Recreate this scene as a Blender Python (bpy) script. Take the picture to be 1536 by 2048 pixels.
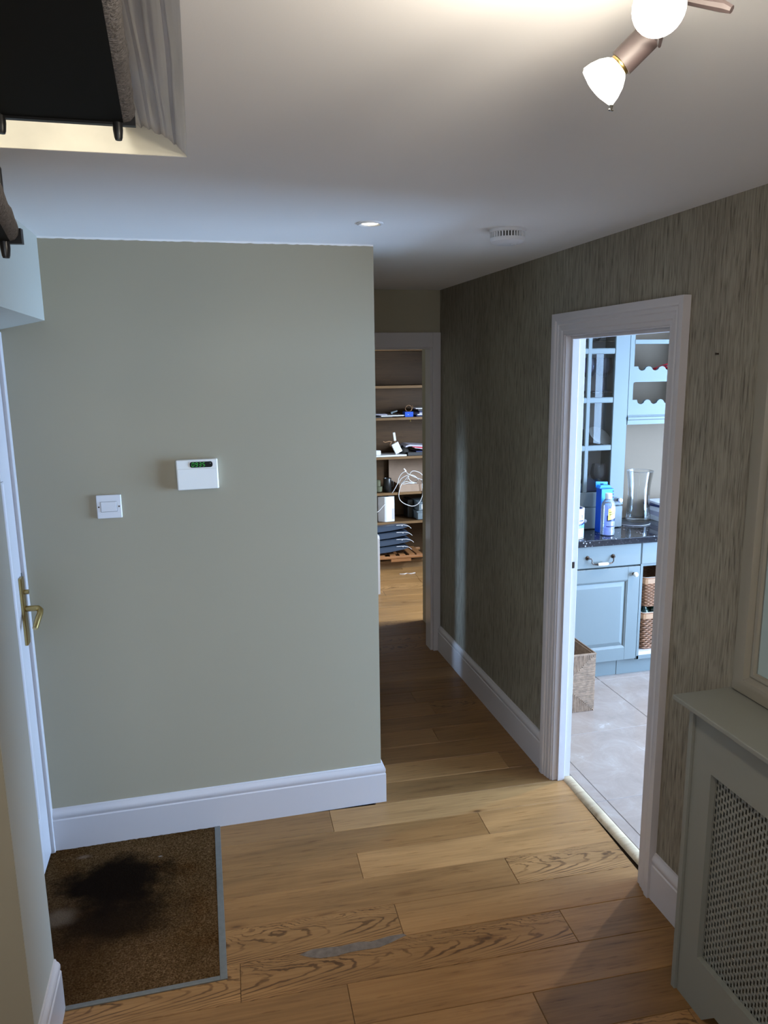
import bpy, bmesh, math, random
from mathutils import Vector, Matrix
random.seed(7)
for o in list(bpy.data.objects):
    bpy.data.objects.remove(o)
SC = bpy.context.scene
C = SC.collection
PI = math.pi

# ------------------------------------------------------------------ camera
cam_d = bpy.data.cameras.new('camera')
cam = bpy.data.objects.new('camera', cam_d)
C.objects.link(cam)
cam_d.sensor_fit = 'VERTICAL'
cam_d.sensor_height = 36.0
cam_d.lens = 1495.13 / 2048 * 36.0
cam_d.clip_start = 0.02
R_ = Vector((0.97117, -0.23803, -0.01285)).normalized()
F_ = Vector((0.23128, 0.95394, -0.19106)).normalized()
U_ = R_.cross(F_).normalized()
R_ = F_.cross(U_).normalized()
mw = Matrix((R_, U_, -F_)).transposed().to_4x4()
mw.translation = (0, 0, 1.83)
cam.matrix_world = mw
SC.camera = cam

# ------------------------------------------------------------------ world, exposure
SC.view_settings.view_transform = 'Standard'
SC.view_settings.look = 'None'
SC.view_settings.gamma = 1.0
SC.view_settings.use_curve_mapping = False
SC.view_settings.exposure = 0.2
w = bpy.data.worlds.new('sky')
SC.world = w
w.use_nodes = True
bg = w.node_tree.nodes['Background']
bg.inputs[0].default_value = (0.62, 0.78, 1.0, 1)
bg.inputs[1].default_value = 1.6

def light(name, kind, loc, power, color, target=None, size=(.1, .1), spot=None, blend=.5, spread=None):
    d = bpy.data.lights.new(name, kind)
    d.energy = power
    d.color = color
    if kind == 'AREA':
        d.shape = 'RECTANGLE'
        d.size, d.size_y = size
        if spread: d.spread = math.radians(spread)
    elif kind in ('POINT', 'SPOT'):
        d.shadow_soft_size = size[0]
    if kind == 'SPOT':
        d.spot_size = math.radians(spot)
        d.spot_blend = blend
    o = bpy.data.objects.new(name, d)
    C.objects.link(o)
    o.location = loc
    if target is not None:
        v = Vector(target) - Vector(loc)
        o.rotation_euler = v.to_track_quat('-Z', 'Y').to_euler()
    return o

DAY = (0.40, 0.64, 1.0)
WARM = (1.0, 0.89, 0.73)
# daylight through the kitchen windows (east wall of the kitchen)
light('kitchen_patio_daylight', 'AREA', (4.55, 1.75, 1.05), 430, DAY, (0, 1.75, 1.05), (1.75, 1.95))
light('kitchen_side_window_daylight', 'AREA', (4.55, 3.2, 1.45), 14, DAY, (0, 2.9, 1.0), (.7, 1.1))
light('kitchen_slit_window_daylight', 'AREA', (4.55, -.09, 1.45), 3.5, DAY, (0, -.09, 1.45), (.16, 1.1))
# daylight through the study window
light('study_window_daylight', 'AREA', (3.25, 5.05, 1.35), 85, (0.66, 0.82, 1.0), (1.2, 5.5, .3), (.7, 1.1), spread=120)
# daylight from the landing above the stairs
light('landing_daylight', 'AREA', (-.7, 1.1, 4.2), 44, (1.0, 0.97, 0.92), (-.4, 1.3, 2.3), (.9, .9))
# fill light for the hall, set in an added, unseen window
light('hall_fill_light', 'AREA', (-.3, -1.1, 1.45), 11, (0.95, 0.97, 1.0), (0.1, 3, 1.2), (1.3, 1.1))
# daylight from the room whose door stands a crack open on the corridor
light('crack_daylight', 'AREA', (0.1, 4.06, .70), .9, DAY, (1.4, 4.07, .70), (.05, 1.3), spread=30)

# ------------------------------------------------------------------ materials
def nt(m):
    m.use_nodes = True
    return m.node_tree.nodes, m.node_tree.links
def principled(name, col, rough=.5, metal=0.0, spec=.5, nscale=0, namt=0, bscale=0, bstr=0, stretch=(1, 1, 1), bdist=.002, emit=None, estr=0):
    m = bpy.data.materials.new(name)
    N, L = nt(m)
    b = N['Principled BSDF']
    b.inputs['Base Color'].default_value = (*col, 1)
    b.inputs['Roughness'].default_value = rough
    b.inputs['Metallic'].default_value = metal
    b.inputs['Specular IOR Level'].default_value = spec
    if emit:
        b.inputs['Emission Color'].default_value = (*emit, 1)
        b.inputs['Emission Strength'].default_value = estr
    if nscale or bscale:
        tc = N.new('ShaderNodeTexCoord')
        mp = N.new('ShaderNodeMapping')
        mp.inputs['Scale'].default_value = stretch
        L.new(tc.outputs['Object'], mp.inputs[0])
    if nscale:
        n = N.new('ShaderNodeTexNoise')
        n.inputs['Scale'].default_value = nscale
        n.inputs['Detail'].default_value = 4
        L.new(mp.outputs[0], n.inputs['Vector'])
        r = N.new('ShaderNodeMapRange')
        r.inputs[1].default_value = .25; r.inputs[2].default_value = .75
        r.inputs[3].default_value = 1 - namt; r.inputs[4].default_value = 1 + namt
        L.new(n.outputs[0], r.inputs[0])
        x = N.new('ShaderNodeMix'); x.data_type = 'RGBA'; x.blend_type = 'MULTIPLY'
        x.inputs[0].default_value = 1
        x.inputs[6].default_value = (*col, 1)
        L.new(r.outputs[0], x.inputs[7])
        L.new(x.outputs[2], b.inputs['Base Color'])
    if bscale:
        n2 = N.new('ShaderNodeTexNoise')
        n2.inputs['Scale'].default_value = bscale
        n2.inputs['Detail'].default_value = 3
        L.new(mp.outputs[0], n2.inputs['Vector'])
        bp = N.new('ShaderNodeBump')
        bp.inputs['Strength'].default_value = bstr
        bp.inputs['Distance'].default_value = bdist
        L.new(n2.outputs[0], bp.inputs['Height'])
        L.new(bp.outputs[0], b.inputs['Normal'])
    return m

def ramp(N, stops):
    r = N.new('ShaderNodeValToRGB')
    e = r.color_ramp.elements
    while len(e) < len(stops): e.new(.5)
    for i, (p, c) in enumerate(stops):
        e[i].position = p
        e[i].color = (*c, 1)
    return r
def mixc(N, L, a, b, fac, mode='MIX'):
    x = N.new('ShaderNodeMix'); x.data_type = 'RGBA'; x.blend_type = mode
    for k, v in ((0, fac), (6, a), (7, b)):
        if isinstance(v, (int, float)): x.inputs[k].default_value = v
        elif isinstance(v, tuple): x.inputs[k].default_value = (*v, 1)
        else: L.new(v, x.inputs[k])
    return x.outputs[2]

def oak(name, base, dark, cath=0.0, rough=.38, axis='X', tint=True):
    """oak boards: straight fine grain, optional cathedral figure, knots, tone from the object's own colour"""
    m = bpy.data.materials.new(name)
    N, L = nt(m)
    b = N['Principled BSDF']
    b.inputs['Roughness'].default_value = rough
    b.inputs['Specular IOR Level'].default_value = .28
    tc = N.new('ShaderNodeTexCoord'); oi = N.new('ShaderNodeObjectInfo')
    add = N.new('ShaderNodeVectorMath'); add.operation = 'ADD'
    mul = N.new('ShaderNodeVectorMath'); mul.operation = 'SCALE'
    mul.inputs[0].default_value = (37.0, 11.3, 5.1)
    L.new(oi.outputs['Random'], mul.inputs['Scale'])
    L.new(tc.outputs['Object'], add.inputs[0]); L.new(mul.outputs[0], add.inputs[1])
    def mapped(sx, sy):
        mp = N.new('ShaderNodeMapping')
        s = {'X': (sx, sy, sy), 'Z': (sy, sy, sx)}[axis]
        mp.inputs['Scale'].default_value = s
        L.new(add.outputs[0], mp.inputs[0])
        return mp.outputs[0]
    fine = N.new('ShaderNodeTexNoise'); fine.inputs['Scale'].default_value = 1; fine.inputs['Detail'].default_value = 6
    L.new(mapped(4, 130), fine.inputs['Vector'])
    med = N.new('ShaderNodeTexNoise'); med.inputs['Scale'].default_value = 1; med.inputs['Detail'].default_value = 4
    med.inputs['Distortion'].default_value = .8
    L.new(mapped(1.8, 14), med.inputs['Vector'])
    # cathedral figure: nested arches running along the board
    sp = N.new('ShaderNodeSeparateXYZ'); L.new(tc.outputs['Object'], sp.inputs[0])
    def math_(op, a, b_=None):
        q = N.new('ShaderNodeMath'); q.operation = op
        for k_, v_ in ((0, a), (1, b_)):
            if v_ is None: continue
            if isinstance(v_, (int, float)): q.inputs[k_].default_value = v_
            else: L.new(v_, q.inputs[k_])
        return q.outputs[0]
    wob = N.new('ShaderNodeTexNoise'); wob.inputs['Scale'].default_value = 1; wob.inputs['Detail'].default_value = 4
    L.new(mapped(6.5, 16), wob.inputs['Vector'])
    wb = math_('SUBTRACT', wob.outputs[0], .5)
    yy = math_('ADD', sp.outputs['Y'], math_('MULTIPLY', wb, .05))
    f_ = math_('ADD', math_('MULTIPLY', math_('MULTIPLY', yy, yy), 95.0), math_('MULTIPLY', sp.outputs['X'], 1.25))
    f_ = math_('ADD', f_, math_('MULTIPLY', wb, .42))
    wv_ = math_('ADD', math_('MULTIPLY', math_('SINE', math_('MULTIPLY', f_, 62.0)), .5), .5)
    brk = N.new('ShaderNodeTexNoise'); brk.inputs['Scale'].default_value = 1; brk.inputs['Detail'].default_value = 2
    L.new(mapped(5, 22), brk.inputs['Vector'])
    wv_ = math_('ADD', wv_, math_('MULTIPLY', math_('SUBTRACT', brk.outputs[0], .42), .9))
    rf = ramp(N, [(.35, dark), (.62, base)])
    L.new(fine.outputs[0], rf.inputs[0])
    lighter = tuple(min(1, c * 1.28) for c in base)
    rm = ramp(N, [(.3, tuple(c * .72 for c in base)), (.5, base), (.72, lighter)])
    L.new(med.outputs[0], rm.inputs[0])
    c = mixc(N, L, rm.outputs[0], rf.outputs[0], .38)
    rw = ramp(N, [(.02, (.26, .22, .19)), (.16, (.60, .56, .52)), (.32, (1, 1, 1))])
    L.new(wv_, rw.inputs[0])
    c = mixc(N, L, c, rw.outputs[0], cath, 'MULTIPLY')
    ds_ = N.new('ShaderNodeTexNoise'); ds_.inputs['Scale'].default_value = 1; ds_.inputs['Detail'].default_value = 5; ds_.inputs['Roughness'].default_value = .6
    L.new(mapped(8, 75), ds_.inputs['Vector'])
    dr_ = ramp(N, [(.58, (1, 1, 1)), (.70, (.62, .55, .48)), (.80, (.38, .32, .28))])
    L.new(ds_.outputs[0], dr_.inputs[0])
    c = mixc(N, L, c, dr_.outputs[0], .8, 'MULTIPLY')
    vo = N.new('ShaderNodeTexVoronoi'); vo.inputs['Scale'].default_value = 1
    L.new(mapped(2.6, 6.5), vo.inputs['Vector'])
    kr = ramp(N, [(.028, (.16, .11, .08)), (.06, (.75, .7, .65)), (.13, (1, 1, 1))])
    L.new(vo.outputs['Distance'], kr.inputs[0])
    c = mixc(N, L, c, kr.outputs[0], .85, 'MULTIPLY')
    if tint:
        c = mixc(N, L, c, oi.outputs['Color'], 1.0, 'MULTIPLY')
    L.new(c, b.inputs['Base Color'])
    bp = N.new('ShaderNodeBump'); bp.inputs['Strength'].default_value = .12; bp.inputs['Distance'].default_value = .001
    L.new(fine.outputs[0], bp.inputs['Height']); L.new(bp.outputs[0], b.inputs['Normal'])
    return m

def wallpaper():
    m = bpy.data.materials.new('ribbed_wallpaper')
    N, L = nt(m); b = N['Principled BSDF']
    b.inputs['Roughness'].default_value = .62
    b.inputs['Specular IOR Level'].default_value = .3
    tc = N.new('ShaderNodeTexCoord'); mp = N.new('ShaderNodeMapping')
    mp.inputs['Scale'].default_value = (1, 175, 13)
    L.new(tc.outputs['Object'], mp.inputs[0])
    n = N.new('ShaderNodeTexNoise'); n.inputs['Scale'].default_value = 1; n.inputs['Detail'].default_value = 3; n.inputs['Distortion'].default_value = .6
    L.new(mp.outputs[0], n.inputs['Vector'])
    r = ramp(N, [(.27, (.095, .078, .056)), (.40, (.20, .174, .132)), (.58, (.275, .245, .19)), (.8, (.34, .305, .24))])
    L.new(n.outputs[0], r.inputs[0])
    n2 = N.new('ShaderNodeTexNoise'); n2.inputs['Scale'].default_value = 2.2; n2.inputs['Detail'].default_value = 3
    L.new(tc.outputs['Object'], n2.inputs['Vector'])
    r2 = ramp(N, [(.35, (.9, .88, .86)), (.65, (1.06, 1.06, 1.04))])
    L.new(n2.outputs[0], r2.inputs[0])
    L.new(mixc(N, L, r.outputs[0], r2.outputs[0], 1.0, 'MULTIPLY'), b.inputs['Base Color'])
    bp = N.new('ShaderNodeBump'); bp.inputs['Strength'].default_value = .5; bp.inputs['Distance'].default_value = .002
    L.new(n.outputs[0], bp.inputs['Height']); L.new(bp.outputs[0], b.inputs['Normal'])
    return m

def marble_tile():
    m = bpy.data.materials.new('travertine_tile')
    N, L = nt(m); b = N['Principled BSDF']
    b.inputs['Roughness'].default_value = .22
    tc = N.new('ShaderNodeTexCoord'); oi = N.new('ShaderNodeObjectInfo')
    sc = N.new('ShaderNodeVectorMath'); sc.operation = 'SCALE'; sc.inputs[0].default_value = (9, 13, 3)
    L.new(oi.outputs['Random'], sc.inputs['Scale'])
    add = N.new('ShaderNodeVectorMath'); L.new(tc.outputs['Object'], add.inputs[0]); L.new(sc.outputs[0], add.inputs[1])
    n = N.new('ShaderNodeTexNoise'); n.inputs['Scale'].default_value = 7; n.inputs['Detail'].default_value = 12; n.inputs['Roughness'].default_value = .72; n.inputs['Distortion'].default_value = .7
    L.new(add.outputs[0], n.inputs['Vector'])
    r = ramp(N, [(.30, (.27, .21, .175)), (.50, (.32, .25, .21)), (.62, (.35, .285, .245)), (.70, (.47, .41, .37))])
    L.new(n.outputs[0], r.inputs[0])
    L.new(r.outputs[0], b.inputs['Base Color'])
    return m

def granite():
    m = bpy.data.materials.new('black_granite')
    N, L = nt(m); b = N['Principled BSDF']
    b.inputs['Roughness'].default_value = .07
    tc = N.new('ShaderNodeTexCoord')
    v = N.new('ShaderNodeTexVoronoi'); v.inputs['Scale'].default_value = 60
    L.new(tc.outputs['Object'], v.inputs['Vector'])
    r = ramp(N, [(.16, (.55, .53, .55)), (.26, (.06, .06, .07)), (.4, (.012, .012, .016))])
    L.new(v.outputs['Distance'], r.inputs[0])
    n = N.new('ShaderNodeTexNoise'); n.inputs['Scale'].default_value = 28
    L.new(tc.outputs['Object'], n.inputs['Vector'])
    r2 = ramp(N, [(.52, (.05, .05, .06)), (.64, (1, 1, 1))])
    L.new(n.outputs[0], r2.inputs[0])
    c = mixc(N, L, (.014, .014, .018), r.outputs[0], r2.outputs[0])
    L.new(c, b.inputs['Base Color'])
    return m

def coir():
    m = bpy.data.materials.new('stained_coir')
    N, L = nt(m); b = N['Principled BSDF']
    b.inputs['Roughness'].default_value = .95
    b.inputs['Specular IOR Level'].default_value = 0
    tc = N.new('ShaderNodeTexCoord')
    n = N.new('ShaderNodeTexNoise'); n.inputs['Scale'].default_value = 190; n.inputs['Detail'].default_value = 3
    L.new(tc.outputs['Object'], n.inputs['Vector'])
    r = ramp(N, [(.3, (.030, .015, .006)), (.55, (.080, .044, .018)), (.75, (.14, .088, .045))])
    L.new(n.outputs[0], r.inputs[0])
    n2 = N.new('ShaderNodeTexNoise'); n2.inputs['Scale'].default_value = 4.5; n2.inputs['Detail'].default_value = 5; n2.inputs['Distortion'].default_value = .6
    L.new(tc.outputs['Object'], n2.inputs['Vector'])
    r2 = ramp(N, [(.3, (.75, .62, .5)), (.5, (.95, .93, .9)), (.7, (1.25, 1.25, 1.3))])
    L.new(n2.outputs[0], r2.inputs[0])
    c = mixc(N, L, r.outputs[0], r2.outputs[0], 1.0, 'MULTIPLY')
    def blot(cx, cy, rx, ry, inner, soft, col, amt):
        nonlocal c
        mp = N.new('ShaderNodeMapping')
        mp.vector_type = 'POINT'
        mp.inputs['Location'].default_value = (-cx / rx, -cy / ry, 0)
        mp.inputs['Scale'].default_value = (1 / rx, 1 / ry, 0)
        nn = N.new('ShaderNodeTexNoise'); nn.inputs['Scale'].default_value = 9; nn.inputs['Detail'].default_value = 8; nn.inputs['Roughness'].default_value = .65
        L.new(tc.outputs['Object'], nn.inputs['Vector'])
        L.new(tc.outputs['Object'], mp.inputs[0])
        ln = N.new('ShaderNodeVectorMath'); ln.operation = 'LENGTH'
        L.new(mp.outputs[0], ln.inputs[0])
        ma = N.new('ShaderNodeMath'); ma.operation = 'MULTIPLY_ADD'
        L.new(nn.outputs[0], ma.inputs[0]); ma.inputs[1].default_value = 1.35
        L.new(ln.outputs['Value'], ma.inputs[2])
        mr = N.new('ShaderNodeMapRange'); mr.interpolation_type = 'SMOOTHSTEP'
        mr.inputs[1].default_value = inner + .67; mr.inputs[2].default_value = inner + soft + .67
        mr.inputs[3].default_value = amt; mr.inputs[4].default_value = 0
        L.new(ma.outputs[0], mr.inputs[0])
        c = mixc(N, L, c, col, mr.outputs[0])
    blot(-.52, 2.35, .22, .28, .4, 1.2, (.030, .014, .006), .55)
    blot(-.40, 2.58, .19, .15, .62, .7, (.006, .004, .003), .97)
    blot(-.36, 2.38, .20, .12, .4, 1.0, (.008, .005, .0035), .85)
    blot(-.57, 2.44, .08, .06, .2, .9, (.15, .105, .07), .6)
    blot(-.245, 2.69, .022, .014, .0, .7, (.34, .31, .27), .8)
    blot(-.53, 2.76, .045, .022, .0, .8, (.20, .14, .10), .5)
    L.new(c, b.inputs['Base Color'])
    bp = N.new('ShaderNodeBump'); bp.inputs['Strength'].default_value = .9; bp.inputs['Distance'].default_value = .004
    L.new(n.outputs[0], bp.inputs['Height']); L.new(bp.outputs[0], b.inputs['Normal'])
    return m

def thin_glass(name, tint=(1, 1, 1), refl=1.0, rough=.0, milk=0):
    m = bpy.data.materials.new(name)
    N, L = nt(m)
    N.remove(N['Principled BSDF'])
    out = N['Material Output']
    tr = N.new('ShaderNodeBsdfTransparent'); tr.inputs[0].default_value = (*tint, 1)
    gl = N.new('ShaderNodeBsdfGlossy'); gl.inputs['Roughness'].default_value = rough
    fr = N.new('ShaderNodeFresnel'); fr.inputs[0].default_value = 1.5
    ml = N.new('ShaderNodeMath'); ml.operation = 'MULTIPLY'; ml.inputs[1].default_value = refl
    L.new(fr.outputs[0], ml.inputs[0])
    mx = N.new('ShaderNodeMixShader')
    L.new(ml.outputs[0], mx.inputs[0]); L.new(tr.outputs[0], mx.inputs[1]); L.new(gl.outputs[0], mx.inputs[2])
    last = mx.outputs[0]
    if milk:
        df = N.new('ShaderNodeBsdfDiffuse'); df.inputs[0].default_value = (.8, .82, .86, 1)
        m2 = N.new('ShaderNodeMixShader'); m2.inputs[0].default_value = milk
        L.new(last, m2.inputs[1]); L.new(df.outputs[0], m2.inputs[2]); last = m2.outputs[0]
    L.new(last, out.inputs[0])
    return m


def emitter(name, col, s):
    return principled(name, (.9, .9, .9), .4, emit=col, estr=s)

MT = dict(
    sage=principled('sage_paint', (.362, .322, .236), .75, spec=.25, bscale=260, bstr=.10, bdist=.001),
    white=principled('white_gloss_paint', (.56, .525, .53), .28),
    ceiling=principled('ceiling_paint', (.86, .845, .84), .85, spec=.15, nscale=1.2, namt=.02, bscale=420, bstr=.05),
    cream=principled('cream_paint', (.80, .76, .64), .8, nscale=14, namt=.06),
    plaster=principled('rough_skimmed_plaster', (.60, .60, .62), .85, nscale=5, namt=.2, stretch=(9, .35, 9)),
    wallpaper=wallpaper(),
    beige=principled('beige_paint', (.26, .190, .135), .8, spec=.2),
    oak=oak('oak_board', (.270, .138, .050), (.150, .068, .022)),
    oak_fig=oak('oak_board_figured', (.275, .142, .052), (.152, .070, .023), cath=.85),
    oak_case=oak('oak_veneer', (.082, .041, .016), (.054, .026, .010), tint=False, rough=.5),
    oak_edge=oak('oak_lipping', (.20, .115, .054), (.14, .078, .034), tint=False, rough=.45),
    subfloor=principled('dark_underlay', (.06, .04, .025), .9),
    reveal_daylight=principled('daylit_sage_paint', (.42, .405, .35), .6, spec=.3),  # sage wall paint lightened, the daylight is put into the colour
    coir=coir(),
    alu=principled('brushed_aluminium', (.17, .172, .16), .45, metal=.4, nscale=60, namt=.1),
    tile=marble_tile(),
    grout=principled('grey_grout', (.22, .20, .19), .9),
    granite=granite(),
    duck=principled('duck_egg_paint', (.150, .172, .172), .42),
    rad_paint=principled('pale_sage_satin', (.225, .222, .19), .5),
    brass=principled('aged_brass', (.46, .33, .13), .28, metal=1.0, nscale=30, namt=.12),
    black=principled('black_steel', (.012, .012, .013), .35),
    blackboard=principled('black_board', (.006, .0065, .006), .8, spec=.15),
    carpet=principled('grey_carpet', (.20, .185, .18), .98, spec=.05, nscale=140, namt=.35, bscale=240, bstr=1.0, bdist=.006),
    plastic=principled('white_plastic', (.70, .70, .72), .35),
    cream_plastic=principled('ivory_plastic', (.84, .83, .79), .38),
    porcelain=principled('white_porcelain', (.86, .85, .82), .35),
    bronze=principled('dark_bronze', (.06, .04, .03), .35, metal=.8),
    copper=principled('dark_copper', (.022, .014, .014), .6, metal=.1),
    chrome=principled('chrome', (.7, .7, .7), .15, metal=1.0),
    mirror=principled('mirror_silver', (.56, .60, .58), .02, metal=1.0),
    frame_cream=principled('cream_satin', (.235, .205, .155), .45),
    glass=thin_glass('clear_glass'),
    pane=thin_glass('window_pane', (.975, .985, .985), 1.4),
    goblet=thin_glass('smoky_glass', (.96, .96, .98), .9, milk=.10),
    vase=thin_glass('vase_glass', (.985, .99, .99), .6),
    violet=thin_glass('violet_glass', (.78, .77, .93), .8, milk=.05),
    water=thin_glass('bottle_plastic', (.95, .96, .99), .9, milk=.13),
    frosted=principled('frosted_glass', (.82, .80, .82), .5),
    wicker=principled('brown_wicker', (.24, .105, .048), .55, nscale=40, namt=.35),
    wicker_rail=principled('pale_cane_rail', (.36, .19, .095), .5, nscale=14, namt=.15, stretch=(1, 8, 8)),
    seagrass=principled('seagrass_cord', (.27, .175, .115), .9, nscale=50, namt=.3),
    dark=principled('shadow_dark', (.02, .018, .016), .8),
    blue=principled('blue_carton', (.010, .085, .55), .35),
    blue_lit=principled('lit_blue_carton', (.03, .28, .85), .35),  # brighter copy of the carton blue, shine put into the colour
    navy=principled('navy_print', (.015, .025, .10), .4),
    sky=principled('sky_blue_print', (.12, .45, .72), .4),
    yellow=principled('yellow_label', (.86, .74, .16), .45),
    ink=principled('black_ink', (.02, .02, .02), .5),
    magenta=principled('magenta_print', (.5, .12, .3), .5),
    threshold=oak('pale_oak_threshold', (.46, .36, .24), (.38, .29, .18), tint=False),
    filler=principled('grey_floor_filler', (.125, .093, .068), .9, nscale=40, namt=.3),
    bulb=emitter('lit_bulb', (1.0, .93, .78), 22),
    bulb_glass=emitter('lit_reflector_glass', (1.0, .94, .80), 5),
    diode=emitter('downlight_lens', (1.0, .86, .55), 5.5),
    screen=principled('black_display', (.006, .008, .007), .5, spec=.2),
    digit=principled('green_segments', (.01, .06, .01), .4, emit=(.02, .60, .04), estr=.6),
    paper=principled('white_paper', (.72, .71, .74), .7, nscale=60, namt=.05),
    lilac=principled('lilac_paper', (.48, .46, .56), .7),
    red=principled('red_folder', (.50, .03, .06), .5),
    redcloth=principled('red_plastic', (.62, .015, .03), .35),
    slate=principled('slate_grey', (.05, .05, .055), .3),
    card=principled('brown_cardboard', (.33, .23, .17), .8, nscale=20, namt=.08),
    greybox=principled('blue_grey_plastic', (.16, .20, .23), .4),
    tray=principled('steel_blue_tray', (.040, .060, .095), .35),
    olive=principled('olive_card', (.09, .09, .05), .7),
    slat=principled('varnished_slat', (.30, .13, .05), .35, nscale=12, namt=.25, stretch=(1, 9, 9)),
    rad_white=principled('radiator_enamel', (.16, .16, .155), .5),
    linen=principled('pale_liner', (.62, .58, .52), .9),
    green_glass=principled('dark_green_glass', (.01, .025, .015), .08),
)

# ------------------------------------------------------------------ mesh helpers
class B:
    def __init__(s): s.bm = bmesh.new()
    def quad(s, a, b, c, d): s.poly([a, b, c, d])
    def poly(s, pts):
        v = [s.bm.verts.new(p) for p in pts]
        try: return s.bm.faces.new(v)
        except ValueError: return None
    def box(s, x0, y0, z0, x1, y1, z1, bev=0, seg=2, M=None):
        tmp = bmesh.new()
        P = [(x, y, z) for x in (x0, x1) for y in (y0, y1) for z in (z0, z1)]
        v = [tmp.verts.new(p) for p in P]
        for f in ((0, 1, 3, 2), (4, 6, 7, 5), (0, 4, 5, 1), (2, 3, 7, 6), (0, 2, 6, 4), (1, 5, 7, 3)):
            tmp.faces.new([v[i] for i in f])
        if bev:
            bmesh.ops.bevel(tmp, geom=list(tmp.edges), offset=bev, segments=seg, affect='EDGES', profile=.5)
        s.merge(tmp, M)
        return s
    def merge(s, tmp, M=None):
        if M is not None: bmesh.ops.transform(tmp, matrix=M, verts=tmp.verts)
        me = bpy.data.meshes.new('tmp')
        tmp.to_mesh(me); tmp.free()
        s.bm.from_mesh(me)
        bpy.data.meshes.remove(me)
    def prism(s, poly, h0, h1, mp):
        """poly: list of 2D points; mp(u,v,h)->3D"""
        a = [s.bm.verts.new(mp(u, v, h0)) for u, v in poly]
        b = [s.bm.verts.new(mp(u, v, h1)) for u, v in poly]
        n = len(poly)
        s.bm.faces.new(a); s.bm.faces.new(b[::-1])
        for i in range(n):
            s.bm.faces.new([a[i], b[i], b[(i + 1) % n], a[(i + 1) % n]])
        return s
    def tube(s, pts, r, seg=8, closed=False, cap=True):
        pts = [Vector(p) for p in pts]
        n = len(pts)
        rs = r if isinstance(r, (list, tuple)) else [r] * n
        rings = []
        up = None
        for i in range(n):
            a = pts[(i - 1) % n] if (closed or i > 0) else pts[i]
            b = pts[(i + 1) % n] if (closed or i < n - 1) else pts[i]
            t = (b - a).normalized()
            if up is None:
                up = Vector((0, 0, 1)) if abs(t.z) < .9 else Vector((1, 0, 0))
            x = t.cross(up)
            if x.length < 1e-5: x = t.cross(Vector((0, 1, 0)))
            x.normalize(); y = x.cross(t).normalized(); up = y
            rings.append([s.bm.verts.new(pts[i] + (x * math.cos(k * 2 * PI / seg) + y * math.sin(k * 2 * PI / seg)) * rs[i]) for k in range(seg)])
        m = n if closed else n - 1
        for i in range(m):
            A, D = rings[i], rings[(i + 1) % n]
            for k in range(seg):
                s.bm.faces.new([A[k], A[(k + 1) % seg], D[(k + 1) % seg], D[k]])
        if cap and not closed:
            s.bm.faces.new(rings[0][::-1]); s.bm.faces.new(rings[-1])
        return s
    def lathe(s, prof, M=None, seg=24, cap0=True, cap1=True):
        """prof: (r,z) list, turned about local z"""
        tmp = bmesh.new()
        rings = [[tmp.verts.new((max(r, 1e-5) * math.cos(k * 2 * PI / seg), max(r, 1e-5) * math.sin(k * 2 * PI / seg), z)) for k in range(seg)] for r, z in prof]
        for A, D in zip(rings, rings[1:]):
            for k in range(seg):
                tmp.faces.new([A[k], A[(k + 1) % seg], D[(k + 1) % seg], D[k]])
        if cap0: tmp.faces.new(rings[0][::-1])
        if cap1: tmp.faces.new(rings[-1])
        s.merge(tmp, M)
        return s
    def sweep(s, path, prof, mp, closed=False):
        """path: 2D points; prof: (offset to the left of travel, height) list; mitred corners"""
        n = len(path)
        P = [Vector(p) for p in path]
        rings = []
        for i in range(n):
            d0 = (P[i] - P[i - 1]).normalized() if (closed or i > 0) else None
            d1 = (P[(i + 1) % n] - P[i]).normalized() if (closed or i < n - 1) else None
            if d0 is None: d0 = d1
            if d1 is None: d1 = d0
            n0 = Vector((-d0.y, d0.x)); n1 = Vector((-d1.y, d1.x))
            mt = (n0 + n1) / max(.2, 1 + n0.dot(n1))
            rings.append([s.bm.verts.new(mp(P[i].x + mt.x * o, P[i].y + mt.y * o, h)) for o, h in prof])
        k = len(prof)
        for i in range(n if closed else n - 1):
            A, D = rings[i], rings[(i + 1) % n]
            for j in range(k):
                s.bm.faces.new([A[j], A[(j + 1) % k], D[(j + 1) % k], D[j]])
        if not closed:
            s.bm.faces.new(rings[0][::-1]); s.bm.faces.new(rings[-1])
        return s

def obj(name, b, mat, parent=None, smooth=None):
    bm = b.bm if isinstance(b, B) else b
    bmesh.ops.recalc_face_normals(bm, faces=bm.faces)
    me = bpy.data.meshes.new(name)
    bm.to_mesh(me); bm.free()
    if smooth is not None:
        me.shade_smooth() if hasattr(me, 'shade_smooth') else None
        if smooth < 180: me.set_sharp_from_angle(angle=math.radians(smooth))
    me.materials.append(MT[mat] if isinstance(mat, str) else mat)
    o = bpy.data.objects.new(name, me)
    C.objects.link(o)
    if parent is not None:
        o.parent = parent
        o.matrix_parent_inverse = parent.matrix_basis.inverted()
    return o
def empty(name, loc=(0, 0, 0)):
    o = bpy.data.objects.new(name, None)
    o.empty_display_size = .05
    o.location = loc
    C.objects.link(o)
    return o
def tag(o, label=None, cat=None, group=None, kind=None):
    if label: o['label'] = label
    if cat: o['category'] = cat
    if group: o['group'] = group
    if kind: o['kind'] = kind
    return o
def thing(name, label, cat, loc=(0, 0, 0), group=None, kind=None):
    return tag(empty(name, loc), label, cat, group, kind)
def struct(o, label, cat):
    return tag(o, label, cat, None, 'structure')
def axis_matrix(p, d, roll=0):
    d = Vector(d).normalized()
    M = d.to_track_quat('Z', 'Y').to_matrix().to_4x4()
    M = Matrix.Translation(Vector(p)) @ M @ Matrix.Rotation(roll, 4, 'Z')
    return M
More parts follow.
